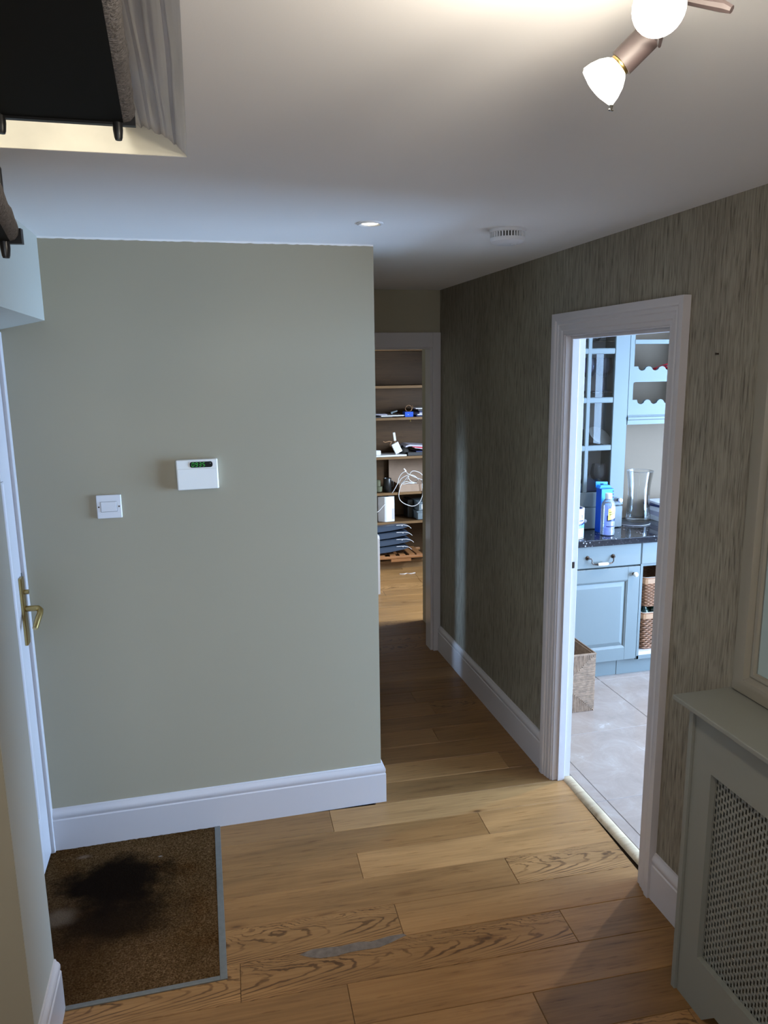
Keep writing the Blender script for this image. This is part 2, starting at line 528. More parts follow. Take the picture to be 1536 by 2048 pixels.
def text(name, body, size, M, mat, parent, ext=.0002, ax='CENTER'):
    cu = bpy.data.curves.new(name, 'FONT')
    cu.body = body; cu.size = size; cu.extrude = ext
    cu.align_x = ax; cu.align_y = 'CENTER'
    o = bpy.data.objects.new(name, cu)
    C.objects.link(o)
    dg = bpy.context.evaluated_depsgraph_get()
    me = bpy.data.meshes.new_from_object(o.evaluated_get(dg))
    bpy.data.objects.remove(o)
    me.name = name
    me.transform(M)
    me.materials.clear(); me.materials.append(MT[mat])
    o = bpy.data.objects.new(name, me)
    C.objects.link(o)
    if parent is not None:
        o.parent = parent
        o.matrix_parent_inverse = (parent.matrix_basis if parent.parent is None else Matrix.Identity(4)).inverted()
    return o
XY = lambda u, v, h: (u, v, h)

# ------------------------------------------------------------------ room shell
YA, XR, ZC, XA, YE = 2.846, 1.44, 2.275, .662, 4.439
XD = -.653           # front-door plane
XP = -.50            # face of the pier and of the bulkhead over the door

b = B(); b.box(-.95, YA, 0, XA, YA + .12, ZC)
wall_back = struct(obj('wall_back', b, 'sage'), 'sage green painted wall facing the camera with switch and alarm keypad', 'wall')
b = B(); n = 90; rr_ = random.Random(3)
top_ = [(XP + (XA - XP) * i / n, ZC) for i in range(n + 1)]; bot_ = [(x, ZC - .0045 - rr_.uniform(0, .0022)) for x, _ in top_]
b.prism(top_ + bot_[::-1], YA - .0016, YA + .001, lambda u, v, h: (u, h, v)); obj('caulk_line', b, 'ceiling', wall_back)
b = B()
b.box(XA - .12, YA + .12, 0, XA, 4.02, ZC)
b.box(XA - .12, 4.085, 0, XA, YE, ZC)
b.box(XA - .12, 4.02, 1.96, XA, 4.085, ZC)
struct(obj('wall_corridor', b, 'sage'), 'sage green side wall of the corridor behind the facing wall', 'wall')
b = B()
b.box(XA - .12, YE, 0, .78, YE + .1, ZC)
b.box(.78, YE, 1.95, XR, YE + .1, ZC)
b.box(1.40, YE, 0, XR, YE + .1, 1.95)
struct(obj('wall_end', b, 'sage'), 'dark green end wall above the study doorway', 'wall')
# wallpapered wall: four pieces round the kitchen doorway
b = B()
b.box(XR, -1.2, 0, XR + .080, 2.085, ZC)
b.box(XR, 2.815, 0, XR + .080, YE + .1, ZC)
b.box(XR, 2.085, 1.96, XR + .080, 2.815, ZC)
wall_right = struct(obj('wall_right', b, 'wallpaper'), 'wall with brown vertically ribbed wallpaper around the kitchen doorway', 'wall')
# pier (nib) left and bulkhead
b = B(); b.box(-2.6, 1.784, 0, XP, 2.04, ZC)
wl = struct(obj('wall_left', b, 'sage'), 'sage wall end beside the front door with daylight painted paler on its reveal', 'wall')
b = B(); b.box(XP - .0005, 1.786, 0, XP + .0015, 2.0405, ZC); obj('reveal_daylight', b, 'reveal_daylight', wl)  # thin sheet that carries the painted daylight on the pier return
b = B()
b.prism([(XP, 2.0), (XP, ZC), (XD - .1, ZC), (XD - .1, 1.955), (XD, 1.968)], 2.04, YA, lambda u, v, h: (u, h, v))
struct(obj('trim_bulkhead', b, 'reveal_daylight'), 'boxed bulkhead under the ceiling above the front door', 'bulkhead')  # bulkhead wears the same lightened paint, daylight in the colour
b = B()
b.box(-2.7, -1.3, 0, -2.6, 1.784, ZC)
struct(obj('wall_far_left', b, 'sage'), 'sage wall of the hall at the foot of the stairs', 'wall')
b = B()
b.box(-2.7, -1.3, 0, -1.0, -1.2, ZC); b.box(.4, -1.3, 0, XR + .12, -1.2, ZC)
b.box(-1.0, -1.3, 0, .4, -1.2, .85); b.box(-1.0, -1.3, 2.05, .4, -1.2, ZC)
struct(obj('wall_front', b, 'sage'), 'sage hall wall with an added window behind the camera', 'wall')
wf = struct(empty('fill_window', (-.3, -1.25, .85)), 'white framed window behind the camera, added for the hall fill light', 'window')  # unseen window added to hold the hall fill light
b = B()
b.sweep([(-1.0, .85), (.4, .85), (.4, 2.05), (-1.0, 2.05)], [(0, -.04), (.05, -.04), (.05, .04), (0, .04)], lambda u, v, h: (u, -1.25 + h, v), True)
b.box(-.325, -1.28, .9, -.275, -1.22, 2.0)
obj('frame', b, 'white', wf)  # frame of the added fill window
b = B(); b.box(-.97, -1.254, .88, .37, -1.25, 2.02); obj('pane', b, 'glass', wf)  # pane of the added fill window

# ceilings; the hall ceiling leaves the stair opening free
HX0, HX1, HY0, HY1 = -1.9, .005, .42, 1.766
b = B()
b.box(-2.7, HY1, ZC, XR, YE, ZC + .18)
b.box(-2.7, -1.3, ZC, XR, HY0, ZC + .18)
b.box(HX1, HY0, ZC, XR, HY1, ZC + .18)
b.box(-2.7, HY0, ZC, HX0, HY1, ZC + .18)
# curved, unevenly skimmed lip along the right side of the opening is its own object below
struct(obj('ceiling', b, 'ceiling'), 'white hall ceiling with an opening for the stairs', 'ceiling')
b = B()
prof = [(HX1 + .03, ZC + .0005), (HX1 - .0005, ZC + .0005)]
n = 44
for i in range(1, n + 1):
    t = i / n
    x = HX1 - .125 * t
    z = ZC + .0005 + .058 * math.sin(t * PI / 2) ** .8
    z += min(1, t * 6) * (.0030 * abs(math.sin(t * 13)) + .0016 * math.sin(t * 47 + 1) + .0010 * math.sin(t * 83))
    prof.append((x, z))
prof += [(-.12, 2.55), (-.12, 4.3), (HX1 + .03, 4.3)]
ys = [HY0 + (HY1 - .002 - HY0 - .002) * k / 24 + .002 for k in range(25)]
rings = []
for y in ys:
    k = (HY1 - y)
    rings.append([b.bm.verts.new((x + (.0012 * math.sin(y * 9 + i * .3) if 3 <= i < n + 2 else 0), y, z + (.0005 * math.sin(y * 21 + i * .9) if 3 <= i < n + 2 else 0))) for i, (x, z) in enumerate(prof)])
for A, D in zip(rings, rings[1:]):
    for j in range(len(prof)):
        k = (j + 1) % len(prof)
        b.bm.faces.new([A[j], A[k], D[k], D[j]])
b.bm.faces.new(rings[0]); b.bm.faces.new(rings[-1][::-1])
struct(obj('trim_stairwell', b, 'plaster', smooth=40), 'roughly skimmed grey lip along the side of the stair opening', 'trim')
b = B()
b.box(HX0 - .06, HY1 - .002, ZC + .0005, HX1, HY1 + .06, 4.3)
struct(obj('wall_stairwell', b, 'cream'), 'cream wall of the stair opening seen below the black tread', 'wall')
b = B(); b.box(HX0, HY0 - .06, ZC + .18, HX1 + .1, HY0 + .001, 4.3); b.box(HX0 - .06, HY0, ZC + .18, HX0, HY1 - .003, 4.3)
struct(obj('wall_landing', b, 'cream'), 'cream walls of the landing up the stair opening', 'wall')
b = B(); b.box(HX0, HY0, 4.3, HX1 + .1, HY1, 4.35)
struct(obj('ceiling_landing', b, 'ceiling'), 'ceiling of the upper landing', 'ceiling')

# ------------------------------------------------------------------ hall floor: oak boards
b = B(); b.box(-2.7, -1.3, -.12, 1.50, 4.32, -.021); b.box(-.7, 4.32, -.12, 3.5, 6.95, -.021)
floor = struct(obj('floor', b, 'subfloor'), 'oak board floor of the hall, corridor and study', 'floor')
TH = math.radians(-2.0)
O0 = Vector((.7, 2.8165, 0))
D_ = Vector((math.cos(TH), math.sin(TH), 0)); N_ = Vector((-math.sin(TH), math.cos(TH), 0))
ROW = .151
KNOWN = {-1: [.430], -2: [-.22, 1.033], -3: [.495], -4: [-.1, 1.037], -5: [.576], -6: [.048, 1.12], -7: [.363], -8: [-.42, .897], -9: [.10, 1.31], -10: [.66]}
TONE = {(-1, 1): 1.38, (-1, 0): .95, (-2, 1): .90, (-2, 2): 1.25, (-3, 1): 1.26, (-3, 0): .92, (-4, 1): .92, (-4, 2): 1.12, (-5, 0): 1.0, (-5, 1): 1.06, (-6, 1): .98, (-6, 2): .98, (-7, 0): .9, (-7, 1): 1.02, (-8, 1): 1.0, (-8, 2): .70, (0, 0): .82, (1, 0): 1.2, (2, 0): .95}
FIG = {(-4, 2): 1, (-6, 1): 1, (-6, 0): 1, (-5, 0): 1, (-9, 1): 1, (-10, 0): 1}
rp = random.Random(11)
def plank(k, x0, x1, ci, fig=False, tone=1.0):
    u0, u1 = x0 - O0.x, x1 - O0.x
    um, vm = (u0 + u1) / 2, (k + .5) * ROW
    bb = B(); h = (u1 - u0) / 2 - .0005; wv = ROW / 2 - .0005
    c = .0016
    z1, z0 = 0, -.02
    v = bb.bm.verts.new
    lo = [v((-h, -wv, z0)), v((h, -wv, z0)), v((h, wv, z0)), v((-h, wv, z0))]
    mid = [v((-h, -wv, z1 - c)), v((h, -wv, z1 - c)), v((h, wv, z1 - c)), v((-h, wv, z1 - c))]
    top = [v((-h + c, -wv + c, z1)), v((h - c, -wv + c, z1)), v((h - c, wv - c, z1)), v((-h + c, wv - c, z1))]
    bb.bm.faces.new(top)
    for i in range(4):
        j = (i + 1) % 4
        bb.bm.faces.new([lo[i], lo[j], mid[j], mid[i]]); bb.bm.faces.new([mid[i], mid[j], top[j], top[i]])
    o = obj('plank', bb, 'oak_fig' if fig else 'oak', floor)
    P = O0 + D_ * um + N_ * vm
    o.location = P
    o.rotation_euler = (0, 0, TH)
    wm = rp.uniform(-.03, .03)
    pale = max(0, tone - 1) * .45
    o.color = (tone * (1 + wm * .5), tone * (1 + pale * .4), tone * (1 - wm + pale), 1)
for k in range(-27, 26):
    y = O0.y + (k + .5) * ROW
    if y < 2.03: xa, xb = -2.62, 1.47
    elif y < YA: xa, xb = -.03, 1.49
    elif y < YE + .02: xa, xb = .63, 1.46
    else: xa, xb = .1, 2.9
    js = KNOWN.get(k)
    if js is None:
        s0 = xa + rp.uniform(.3, 1.2); js = []
        while s0 < xb - .15:
            js.append(s0); s0 += rp.uniform(1.0, 1.25)
    js = [j for j in js if xa + .05 < j < xb - .05]
    if y < 2.03:
        first = js[0] if js else xb
        pre = first - 1.15
        while pre > xa + .2:
            js.insert(0, pre); pre -= 1.15
    ed = [xa] + js + [xb]
    kn = KNOWN.get(k)
    for i in range(len(ed) - 1):
        ci = i if kn is None else sum(1 for j in kn if j < ed[i] + .01)
        tone = TONE.get((k, ci), rp.uniform(.86, 1.14))
        plank(k, ed[i], ed[i + 1], ci, bool(FIG.get((k, ci))) or (kn is None and rp.random() < .12), tone)
# worn patch where the lacquer has been scraped off
pts = [(.207, 2.071), (.235, 2.053), (.27, 2.040), (.32, 2.036), (.36, 2.041), (.40, 2.040), (.46, 2.037), (.50, 2.047), (.557, 2.066), (.55, 2.0745), (.50, 2.076), (.44, 2.068), (.40, 2.077), (.34, 2.073), (.29, 2.080), (.25, 2.0835)]
b = B(); b.prism(pts, -.002, .0007, XY)
obj('worn_patch', b, 'filler', floor)

# door mat in its well
mat_ = B()
nx, ny = 60, 76
X0, X1, Y0, Y1 = XD - .01, -.040, 2.046, 2.83
g = [[mat_.bm.verts.new((X0 + (X1 - X0) * i / nx, Y0 + (Y1 - Y0) * j / ny, .0015 + random.uniform(0, .0022))) for j in range(ny + 1)] for i in range(nx + 1)]
for i in range(nx):
    for j in range(ny):
        mat_.bm.faces.new([g[i][j], g[i + 1][j], g[i + 1][j + 1], g[i][j + 1]])
mat_.box(X0, Y0, -.018, X1, Y1, .0005)
tag(obj('doormat', mat_, 'coir', smooth=180), 'brown coir doormat with dark damp stains at the front door', 'doormat')
fr = struct(empty('trim_mat_well', (-.03, 2.04, 0)), 'grey metal edging around the sunken doormat', 'trim')
b = B(); b.box(-.040, 2.030, -.02, -.018, YA - .018, .0045, .001); obj('edging_strip', b, 'alu', fr)
b = B(); b.box(XP - .0, 2.030, -.02, -.0405, 2.046, .0045, .001); obj('edging_strip', b, 'alu', fr)

# ------------------------------------------------------------------ skirting boards
SK = [(0, 0), (.018, 0), (.018, .128), (.0145, .132), (.0145, .136), (.0165, .139), (.0168, .150), (.013, .158), (.008, .163), (.006, .170), (0, .172)]
def skirt(name, path, label):
    b = B(); b.sweep(path, SK, XY)
    return struct(obj(name, b, 'white', smooth=35), label, 'skirting board')
skirt('baseboard_back', [(XA, 4.0), (XA, YA), (XD + .012, YA)][::-1] and [(XD + .012, YA), (XA, YA), (XA, 3.95)][::-1], 'white moulded skirting board along the sage wall facing the camera')
skirt('baseboard_right', [(XR, 2.886), (XR, YE - .022)], 'white skirting board along the corridor between the two doorways')
skirt('baseboard_near_right', [(XR, 1.68), (XR, 2.022)], 'short white skirting board between the kitchen doorway and the radiator cover')
skirt('baseboard_left', [(-2.6, 1.784), (XP, 1.784), (XP, 2.04)][::-1], 'white skirting board wrapping the wall end beside the doormat')

# ------------------------------------------------------------------ kitchen doorway
door1 = struct(empty('door_1', (XR, 2.45, 0)), 'white moulded door frame around the open kitchen doorway', 'door frame')
ARC = [(0, 0), (0, .011), (.013, .011), (.017, .015), (.036, .0165), (.040, .020), (.052, .019), (.056, .024), (.064, .0265), (.082, .0265), (.082, 0)]
yN, yF, zT = 2.103, 2.803, 1.946
# mitred casing: near leg, head, far leg as separate boards
def leg_piece(y, s):
    b = B()
    sec0 = [(y + s * o, 0, h) for o, h in ARC]
    sec1 = [(y + s * o, zT + o, h) for o, h in ARC]
    A = [b.bm.verts.new((XR - h, u, v)) for u, v, h in sec0]
    D = [b.bm.verts.new((XR - h, u, v)) for u, v, h in sec1]
    k = len(A)
    for j in range(k): b.bm.faces.new([A[j], A[(j + 1) % k], D[(j + 1) % k], D[j]])
    b.bm.faces.new(A[::-1]); b.bm.faces.new(D)
    return b
obj('casing', leg_piece(yN, -1), 'white', door1, 25)
obj('casing', leg_piece(yF, 1), 'white', door1, 25)
b = B()
A = [b.bm.verts.new((XR - h, yN - o, zT + o)) for o, h in ARC]
D = [b.bm.verts.new((XR - h, yF + o, zT + o)) for o, h in ARC]
for j in range(len(A)): b.bm.faces.new([A[j], A[(j + 1) % len(A)], D[(j + 1) % len(A)], D[j]])
b.bm.faces.new(A[::-1]); b.bm.faces.new(D)
obj('casing_head', b, 'white', door1, 25)
b = B(); b.box(XR - .004, yF - .006, 0, XR + .082, yF + .03, zT + .03, .001)
lin = obj('lining', b, 'white', door1)
b = B(); b.box(XR - .004, yN - .03, 0, XR + .082, yN + .006, zT + .03, .001); obj('lining', b, 'white', door1)
b = B(); b.box(XR - .004, yN, zT - .006, XR + .082, yF, zT + .03, .001); obj('lining_head', b, 'white', door1)
b = B(); b.box(XR + .018, yF - .018, 0, XR + .050, yF - .005, zT - .005, .0015); obj('stop', b, 'white', door1)
b = B(); b.box(XR + .018, yN + .005, 0, XR + .050, yN + .018, zT - .005, .0015); obj('stop', b, 'white', door1)
b = B(); b.box(XR + .018, yN + .016, zT - .019, XR + .050, yF - .016, zT - .005, .0015); obj('stop', b, 'white', door1)
b = B(); b.box(XR + .052, yF - .0075, .93, XR + .076, yF - .0055, 1.06); kp = obj('keep_plate', b, 'white', door1)
b = B(); b.box(XR + .054, yF - .0085, .978, XR + .067, yF - .006, 1.006); k2 = obj('latch_hole', b, 'bronze', kp)
b = B()
b.prism([(1.484, -.002), (1.489, .006), (1.500, .011), (1.518, .011), (1.530, .007), (1.537, -.002)], yN + .006, yF - .006, lambda u, v, h: (u, h, v))
struct(obj('trim_threshold', b, 'threshold', smooth=40), 'pale oak threshold bar between the boards and the kitchen tiles', 'threshold')

# study doorway at the end of the corridor
door2 = struct(empty('door_2', (1.1, YE, 0)), 'white door frame at the far end of the corridor', 'door frame')
b = B(); b.box(1.392, YE - .02, 0, XR - .0005, YE, 2.028, .003); obj('casing', b, 'white', door2)
b = B(); b.box(.70, YE - .02, 1.939, 1.3918, YE, 2.028, .003); obj('casing_head', b, 'white', door2)
b = B(); b.box(.70, YE - .02, 0, .78, YE, 1.9388, .003); obj('casing', b, 'white', door2)
b = B(); b.box(1.378, YE + .0005, 0, 1.3998, YE + .105, 1.945, .001); obj('lining', b, 'white', door2)
b = B(); b.box(.78, YE + .0005, 0, .80, YE + .105, 1.945, .001); obj('lining', b, 'white', door2)
b = B(); b.box(.80, YE + .0005, 1.931, 1.378, YE + .105, 1.9495, .001); obj('lining_head', b, 'white', door2)

# front door in the recess on the left
door3 = struct(empty('door_3', (XD, 2.44, 0)), 'white front door with brass lever handle seen edge-on beyond the doormat', 'front door')
b = B()
b.box(XD - .07, YA - .030, 0, XD + .012, YA, 1.962, .002)
b.box(XD - .07, 2.04, 0, XD + .012, 2.065, 1.962, .002)
b.box(XD - .07, 2.065, 1.935, XD + .012, YA - .03, 1.962, .002)
obj('frame', b, 'white', door3)
LX0, LX1, LY0, LY1, LZ0, LZ1 = XD - .052, XD, 2.068, YA - .034, .012, 1.930
leaf = B()
st = .115
leaf.box(LX0, LY0, LZ0, LX1, LY0 + st, LZ1, .002)
leaf.box(LX0, LY1 - st, LZ0, LX1, LY1, LZ1, .002)
leaf.box(LX0, LY0 + st, LZ0, LX1, LY1 - st, .22, .002)
leaf.box(LX0, LY0 + st, 1.47, LX1, LY1 - st, 1.60, .002)
leaf.box(LX0, LY0 + st, 1.845, LX1, LY1 - st, LZ1, .002)
lf = obj('leaf', leaf, 'white', door3)
b = B(); b.box(LX0 + .012, LY0 + st, .22, LX1 - .014, LY1 - st, 1.47)
b.box(LX1 - .016, LY0 + st + .06, .28, LX1 - .004, LY1 - st - .06, 1.41, .008)
obj('panel', b, 'white', lf)
b = B()
b.sweep([(LY0 + st, .22), (LY1 - st, .22), (LY1 - st, 1.47), (LY0 + st, 1.47)], [(0, 0), (.014, 0), (.010, .007), (.004, .010), (0, .010)], lambda u, v, h: (LX1 - .006 + h, u, v), True)
b.sweep([(LY0 + st, 1.60), (LY1 - st, 1.60), (LY1 - st, 1.845), (LY0 + st, 1.845)], [(0, 0), (.014, 0), (.010, .007), (.004, .010), (0, .010)], lambda u, v, h: (LX1 - .006 + h, u, v), True)
obj('bead', b, 'white', lf)
b = B(); b.box(LX0 + .02, LY0 + st, 1.60, LX1 - .02, LY1 - st, 1.845); obj('glazing', b, 'frosted', lf)
b = B(); b.box(XD, 2.758, .868, XD + .011, 2.797, 1.116, .003)
hp = tag(obj('handle_plate', b, 'brass', door3), 'brass backplate')
b = B(); b.tube([(XD + .009, 2.778, 1.062), (XD + .026, 2.778, 1.062)], .0085, 14); obj('thumb_turn', b, 'brass', hp, 40)
b = B()
pa = [(XD + .009, 2.778, 1.000), (XD + .040, 2.778, 1.000), (XD + .052, 2.776, .999), (XD + .060, 2.768, .994), (XD + .060, 2.755, .985), (XD + .055, 2.735, .968), (XD + .049, 2.712, .945)]
b.tube(pa, [.0105, .0105, .0105, .0105, .0105, .0100, .0095], 14); obj('lever', b, 'brass', hp, 40)
b = B(); b.box(XD, 2.806, .885, XD + .003, 2.8105, 1.125); obj('lock_edge', b, 'alu', hp)

# ------------------------------------------------------------------ things on the facing wall
sw = thing('light_switch', 'square white isolator switch plate low on the left of the sage wall', 'switch', (-.341, YA, 1.342))
b = B(); b.box(-.384, YA - .010, 1.299, -.298, YA, 1.385, .003, 3); pl = obj('plate', b, 'plastic', sw)
b = B(); b.box(-.370, YA - .0106, 1.323, -.314, YA - .009, 1.361, .0004); obj('rocker_surround', b, 'ink', pl)
b = B(); b.box(-.3692, YA - .0118, 1.3238, -.3148, YA - .009, 1.3602, .001); obj('rocker', b, 'plastic', pl)
for x in (-.3765, -.3065):
    b = B(); b.lathe([(.0001, 0), (.0028, 0), (.0028, .0012), (.0001, .0014)], axis_matrix((x, YA - .0098, 1.342), (0, -1, 0)), 12); obj('screw', b, 'bronze', pl)

al = thing('alarm_keypad', 'ivory alarm keypad with green clock display on the sage wall', 'keypad', (-.022, YA, 1.447))
b = B(); b.box(-.0745, YA - .024, -.0555, .0745, YA, .0555, .004, 3, Matrix.Translation((-.022, 0, 1.447)) @ Matrix.Rotation(math.radians(-.6), 4, 'Y'))
body = obj('housing', b, 'cream_plastic', al)
b = B(); b.box(-.093, YA - .0265, 1.394, .049, YA - .0235, 1.469, .001); obj('flap', b, 'cream_plastic', al)
def rrect(x0, z0, x1, z1, r, n=5):
    out = []
    for cx, cz, a in ((x1 - r, z1 - r, 0), (x0 + r, z1 - r, 90), (x0 + r, z0 + r, 180), (x1 - r, z0 + r, 270)):
        for i in range(n + 1):
            t = math.radians(a + 90 * i / n); out.append((cx + r * math.cos(t), cz + r * math.sin(t)))
    return out
b = B(); b.prism(rrect(-.048, 1.4735, .034, 1.4945, .008), YA - .0262, YA - .022, lambda u, v, h: (u, h, v)); dsp = obj('display', b, 'screen', al)
SEG = {'0': 'abcdef', '9': 'abcdfg', '3': 'abcdg', '5': 'acdfg'}
def digit(b, ch, x, z, w, h, t, y):
    k = .0012
    S = dict(a=(x, z + h, x + w, z + h), g=(x, z + h / 2, x + w, z + h / 2), d=(x, z, x + w, z), f=(x, z + h / 2, x, z + h), b=(x + w, z + h / 2, x + w, z + h), e=(x, z, x, z + h / 2), c=(x + w, z, x + w, z + h / 2))
    for s_ in SEG[ch]:
        x0, z0, x1, z1 = S[s_]
        sh = (z0 - z) * .12, (z1 - z) * .12
        if abs(z0 - z1) < 1e-6: b.box(x0 + sh[0] + k, y, z0 - t / 2, x1 + sh[1] - k, y + .0004, z0 + t / 2)
        else:
            b.prism([(x0 + sh[0] - t / 2, z0 + k), (x0 + sh[0] + t / 2, z0 + k), (x1 + sh[1] + t / 2, z1 - k), (x1 + sh[1] - t / 2, z1 - k)], y, y + .0004, lambda u, v, hh: (u, hh, v))
for i, ch in enumerate('0935'):
    b = B(); digit(b, ch, -.041 + i * .0128, 1.4775, .0075, .0135, .0016, YA - .0266)
    obj('digit', b, 'digit', dsp)
b = B(); b.lathe([(.0001, 0), (.0011, 0), (.0011, .0008), (.0001, .0009)], axis_matrix((.026, YA - .0262, 1.488), (0, -1, 0)), 8); obj('indicator', b, 'plastic', dsp)

# ------------------------------------------------------------------ ceiling fittings
def smoke_alarm():
    cx, cy = 1.036, 2.462
    t = thing('smoke_alarm', 'round white smoke alarm on the ceiling near the wallpapered wall', 'smoke alarm', (cx, cy, ZC))
    T = Matrix.Translation((cx, cy, 0))
    b = B(); b.lathe([(.060, ZC), (.061, ZC - .004), (.061, ZC - .010), (.057, ZC - .012)], T, 40); obj('base', b, 'plastic', t, 30)
    b = B(); b.lathe([(.054, ZC - .011), (.052, ZC - .030)], T, 40); obj('inner_chamber', b, 'dark', t, 30)
    for k in range(36):
        a = k * 2 * PI / 36
        b = B(); b.box(.052, -.0022, ZC - .031, .0585, .0022, ZC - .011, M=T @ Matrix.Rotation(a, 4, 'Z')); obj('rib', b, 'plastic', t)
    b = B(); b.lathe([(.0585, ZC - .028), (.0590, ZC - .033), (.056, ZC - .040), (.045, ZC - .046), (.02, ZC - .0485), (.001, ZC - .049)], T, 40); obj('cover', b, 'plastic', t, 30)
    b = B(); b.lathe([(.010, ZC - .0485), (.009, ZC - .051), (.001, ZC - .0515)], Matrix.Translation((cx + .02, cy - .01, .001)), 20); obj('test_button', b, 'plastic', t, 30)
smoke_alarm()
dl = thing('recessed_downlight', 'lit recessed round downlight in the ceiling near the corner of the sage wall', 'downlight', (.556, 2.432, ZC))
T = Matrix.Translation((.556, 2.432, 0))
b = B(); b.lathe([(.0265, ZC - .001), (.028, ZC - .003), (.036, ZC - .0055), (.042, ZC - .003), (.0425, ZC)], T, 36, False, False); obj('bezel', b, 'plastic', dl, 40)
b = B(); b.lathe([(.0267, ZC - .0004), (.022, ZC - .0022), (.0001, ZC - .003)], T, 30, False); obj('lens', b, 'diode', dl, 60)
light('downlight_beam', 'SPOT', (.556, 2.432, ZC - .012), 2.2, WARM, (.556, 2.432, 0), (.02, 0), 80, .6)

def spot_bar():
    t = thing('ceiling_spotlight', 'ceiling spotlight bar with two lit reflector bulbs at the top of the picture', 'spotlight', (.55, .62, ZC))
    b = B(); b.lathe([(.055, ZC), (.055, ZC - .006), (.045, ZC - .022), (.012, ZC - .026), (.012, ZC - .05)], Matrix.Translation((.56, .60, 0)), 28); obj('ceiling_plate', b, 'copper', t, 30)
    b = B(); b.tube([(.50, .80, 2.215), (.56, .60, 2.225), (.62, .40, 2.215)], .009, 10); obj('bar', b, 'copper', t, 40)
    b = B(); b.tube([(.500, .770, 2.205), (.54, .772, 2.203), (.562, .768, 2.200), (.568, .76, 2.194)], [.005, .005, .006, .004], 8); obj('side_arm', b, 'copper', t, 40)
    heads = [((.520, .832, 2.196), (.478, .862, 2.152), True, .034), ((.497, .772, 2.196), (.449, .716, 2.166), True, .040), ((.62, .42, 2.195), (.60, .50, 2.20), False, .03)]
    for i, (p0, p1, lit, rr) in enumerate(heads):
        p0 = Vector(p0); p1 = Vector(p1); d = (p1 - p0).normalized()
        if i == 0:
            q = p0 + d * .042
            b = B(); b.tube([p0, p0 + d * .004, q], [.010, .0155, .0155], 16); obj('lamp_holder', b, 'copper', t, 40)
            M = axis_matrix(q - d * .002, d)
            b = B(); b.lathe([(.0115, 0), (.0125, .006), (.0160, .009), (.021, .016), (.0250, .026), (.0265, .034)], M, 28, True, False); r = obj('reflector_bulb', b, 'bulb_glass', t, 50)
            b = B(); b.lathe([(.0262, .033), (.024, .037), (.012, .040), (.0001, .041)], M, 28, False); obj('lens', b, 'bulb', r, 60)
            b = B(); b.lathe([(.0117, -.0005), (.0128, .002), (.0128, .0055), (.0120, .006)], M, 20); obj('collar', b, 'brass', r, 60)
            rad_ = Vector((.28, .30, -1.0)); rad_ = (rad_ - d * rad_.dot(d)).normalized()
            e = q + d * .033 + rad_ * .0262
            b = B(); b.tube([e, e + (d + rad_).normalized() * .006], [.0022, .0016], 6)
            b.tube([e + (d + rad_).normalized() * .005 + Vector((-.0035, 0, 0)), e + (d + rad_).normalized() * .005 + Vector((.0035, .001, 0))], .0014, 6); obj('clip', b, 'chrome', r, 60)
        elif i == 1:
            M = axis_matrix(p0, d)
            b = B(); b.lathe([(.012, -.03), (.017, -.012), (.018, .006), (.018, .012)], M, 20); obj('lamp_holder', b, 'copper', t, 40)
            b = B(); b.lathe([(.013, .010), (.016, .016), (.022, .028), (.0255, .040), (.0262, .048), (.023, .058), (.014, .064), (.0001, .066)], M, 28); obj('reflector_bulb', b, 'bulb', t, 60)
            b = B(); b.tube([p0 + d * .004 + Vector((.018, .03, -.012)), p0 + d * .004 + Vector((.031, .055, -.015))], [.0024, .0018], 6); obj('adjuster', b, 'copper', t, 40)
        else:
            M = axis_matrix(p0, d)
            b = B(); b.lathe([(.012, -.03), (.017, -.012), (.018, .012)], M, 20); obj('lamp_holder', b, 'copper', t, 40)
            b = B(); b.lathe([(.012, .010), (.016, .018), (.023, .030), (.026, .044), (.020, .048), (.0001, .05)], M, 28); obj('reflector_bulb', b, 'bulb', t, 60)
spot_bar()
light('bulb_glow', 'POINT', (.425, .690, 2.130), 9, WARM, None, (.035, 0))
light('reflector_beam', 'SPOT', (.445, .885, 2.115), 9, WARM, (.55, 1.35, 1.2), (.025, 0), 95, .9)
light('third_reflector_beam', 'SPOT', (.585, .545, 2.205), 14, WARM, (.44, 1.03, ZC), (.02, 0), 62, 1.0)

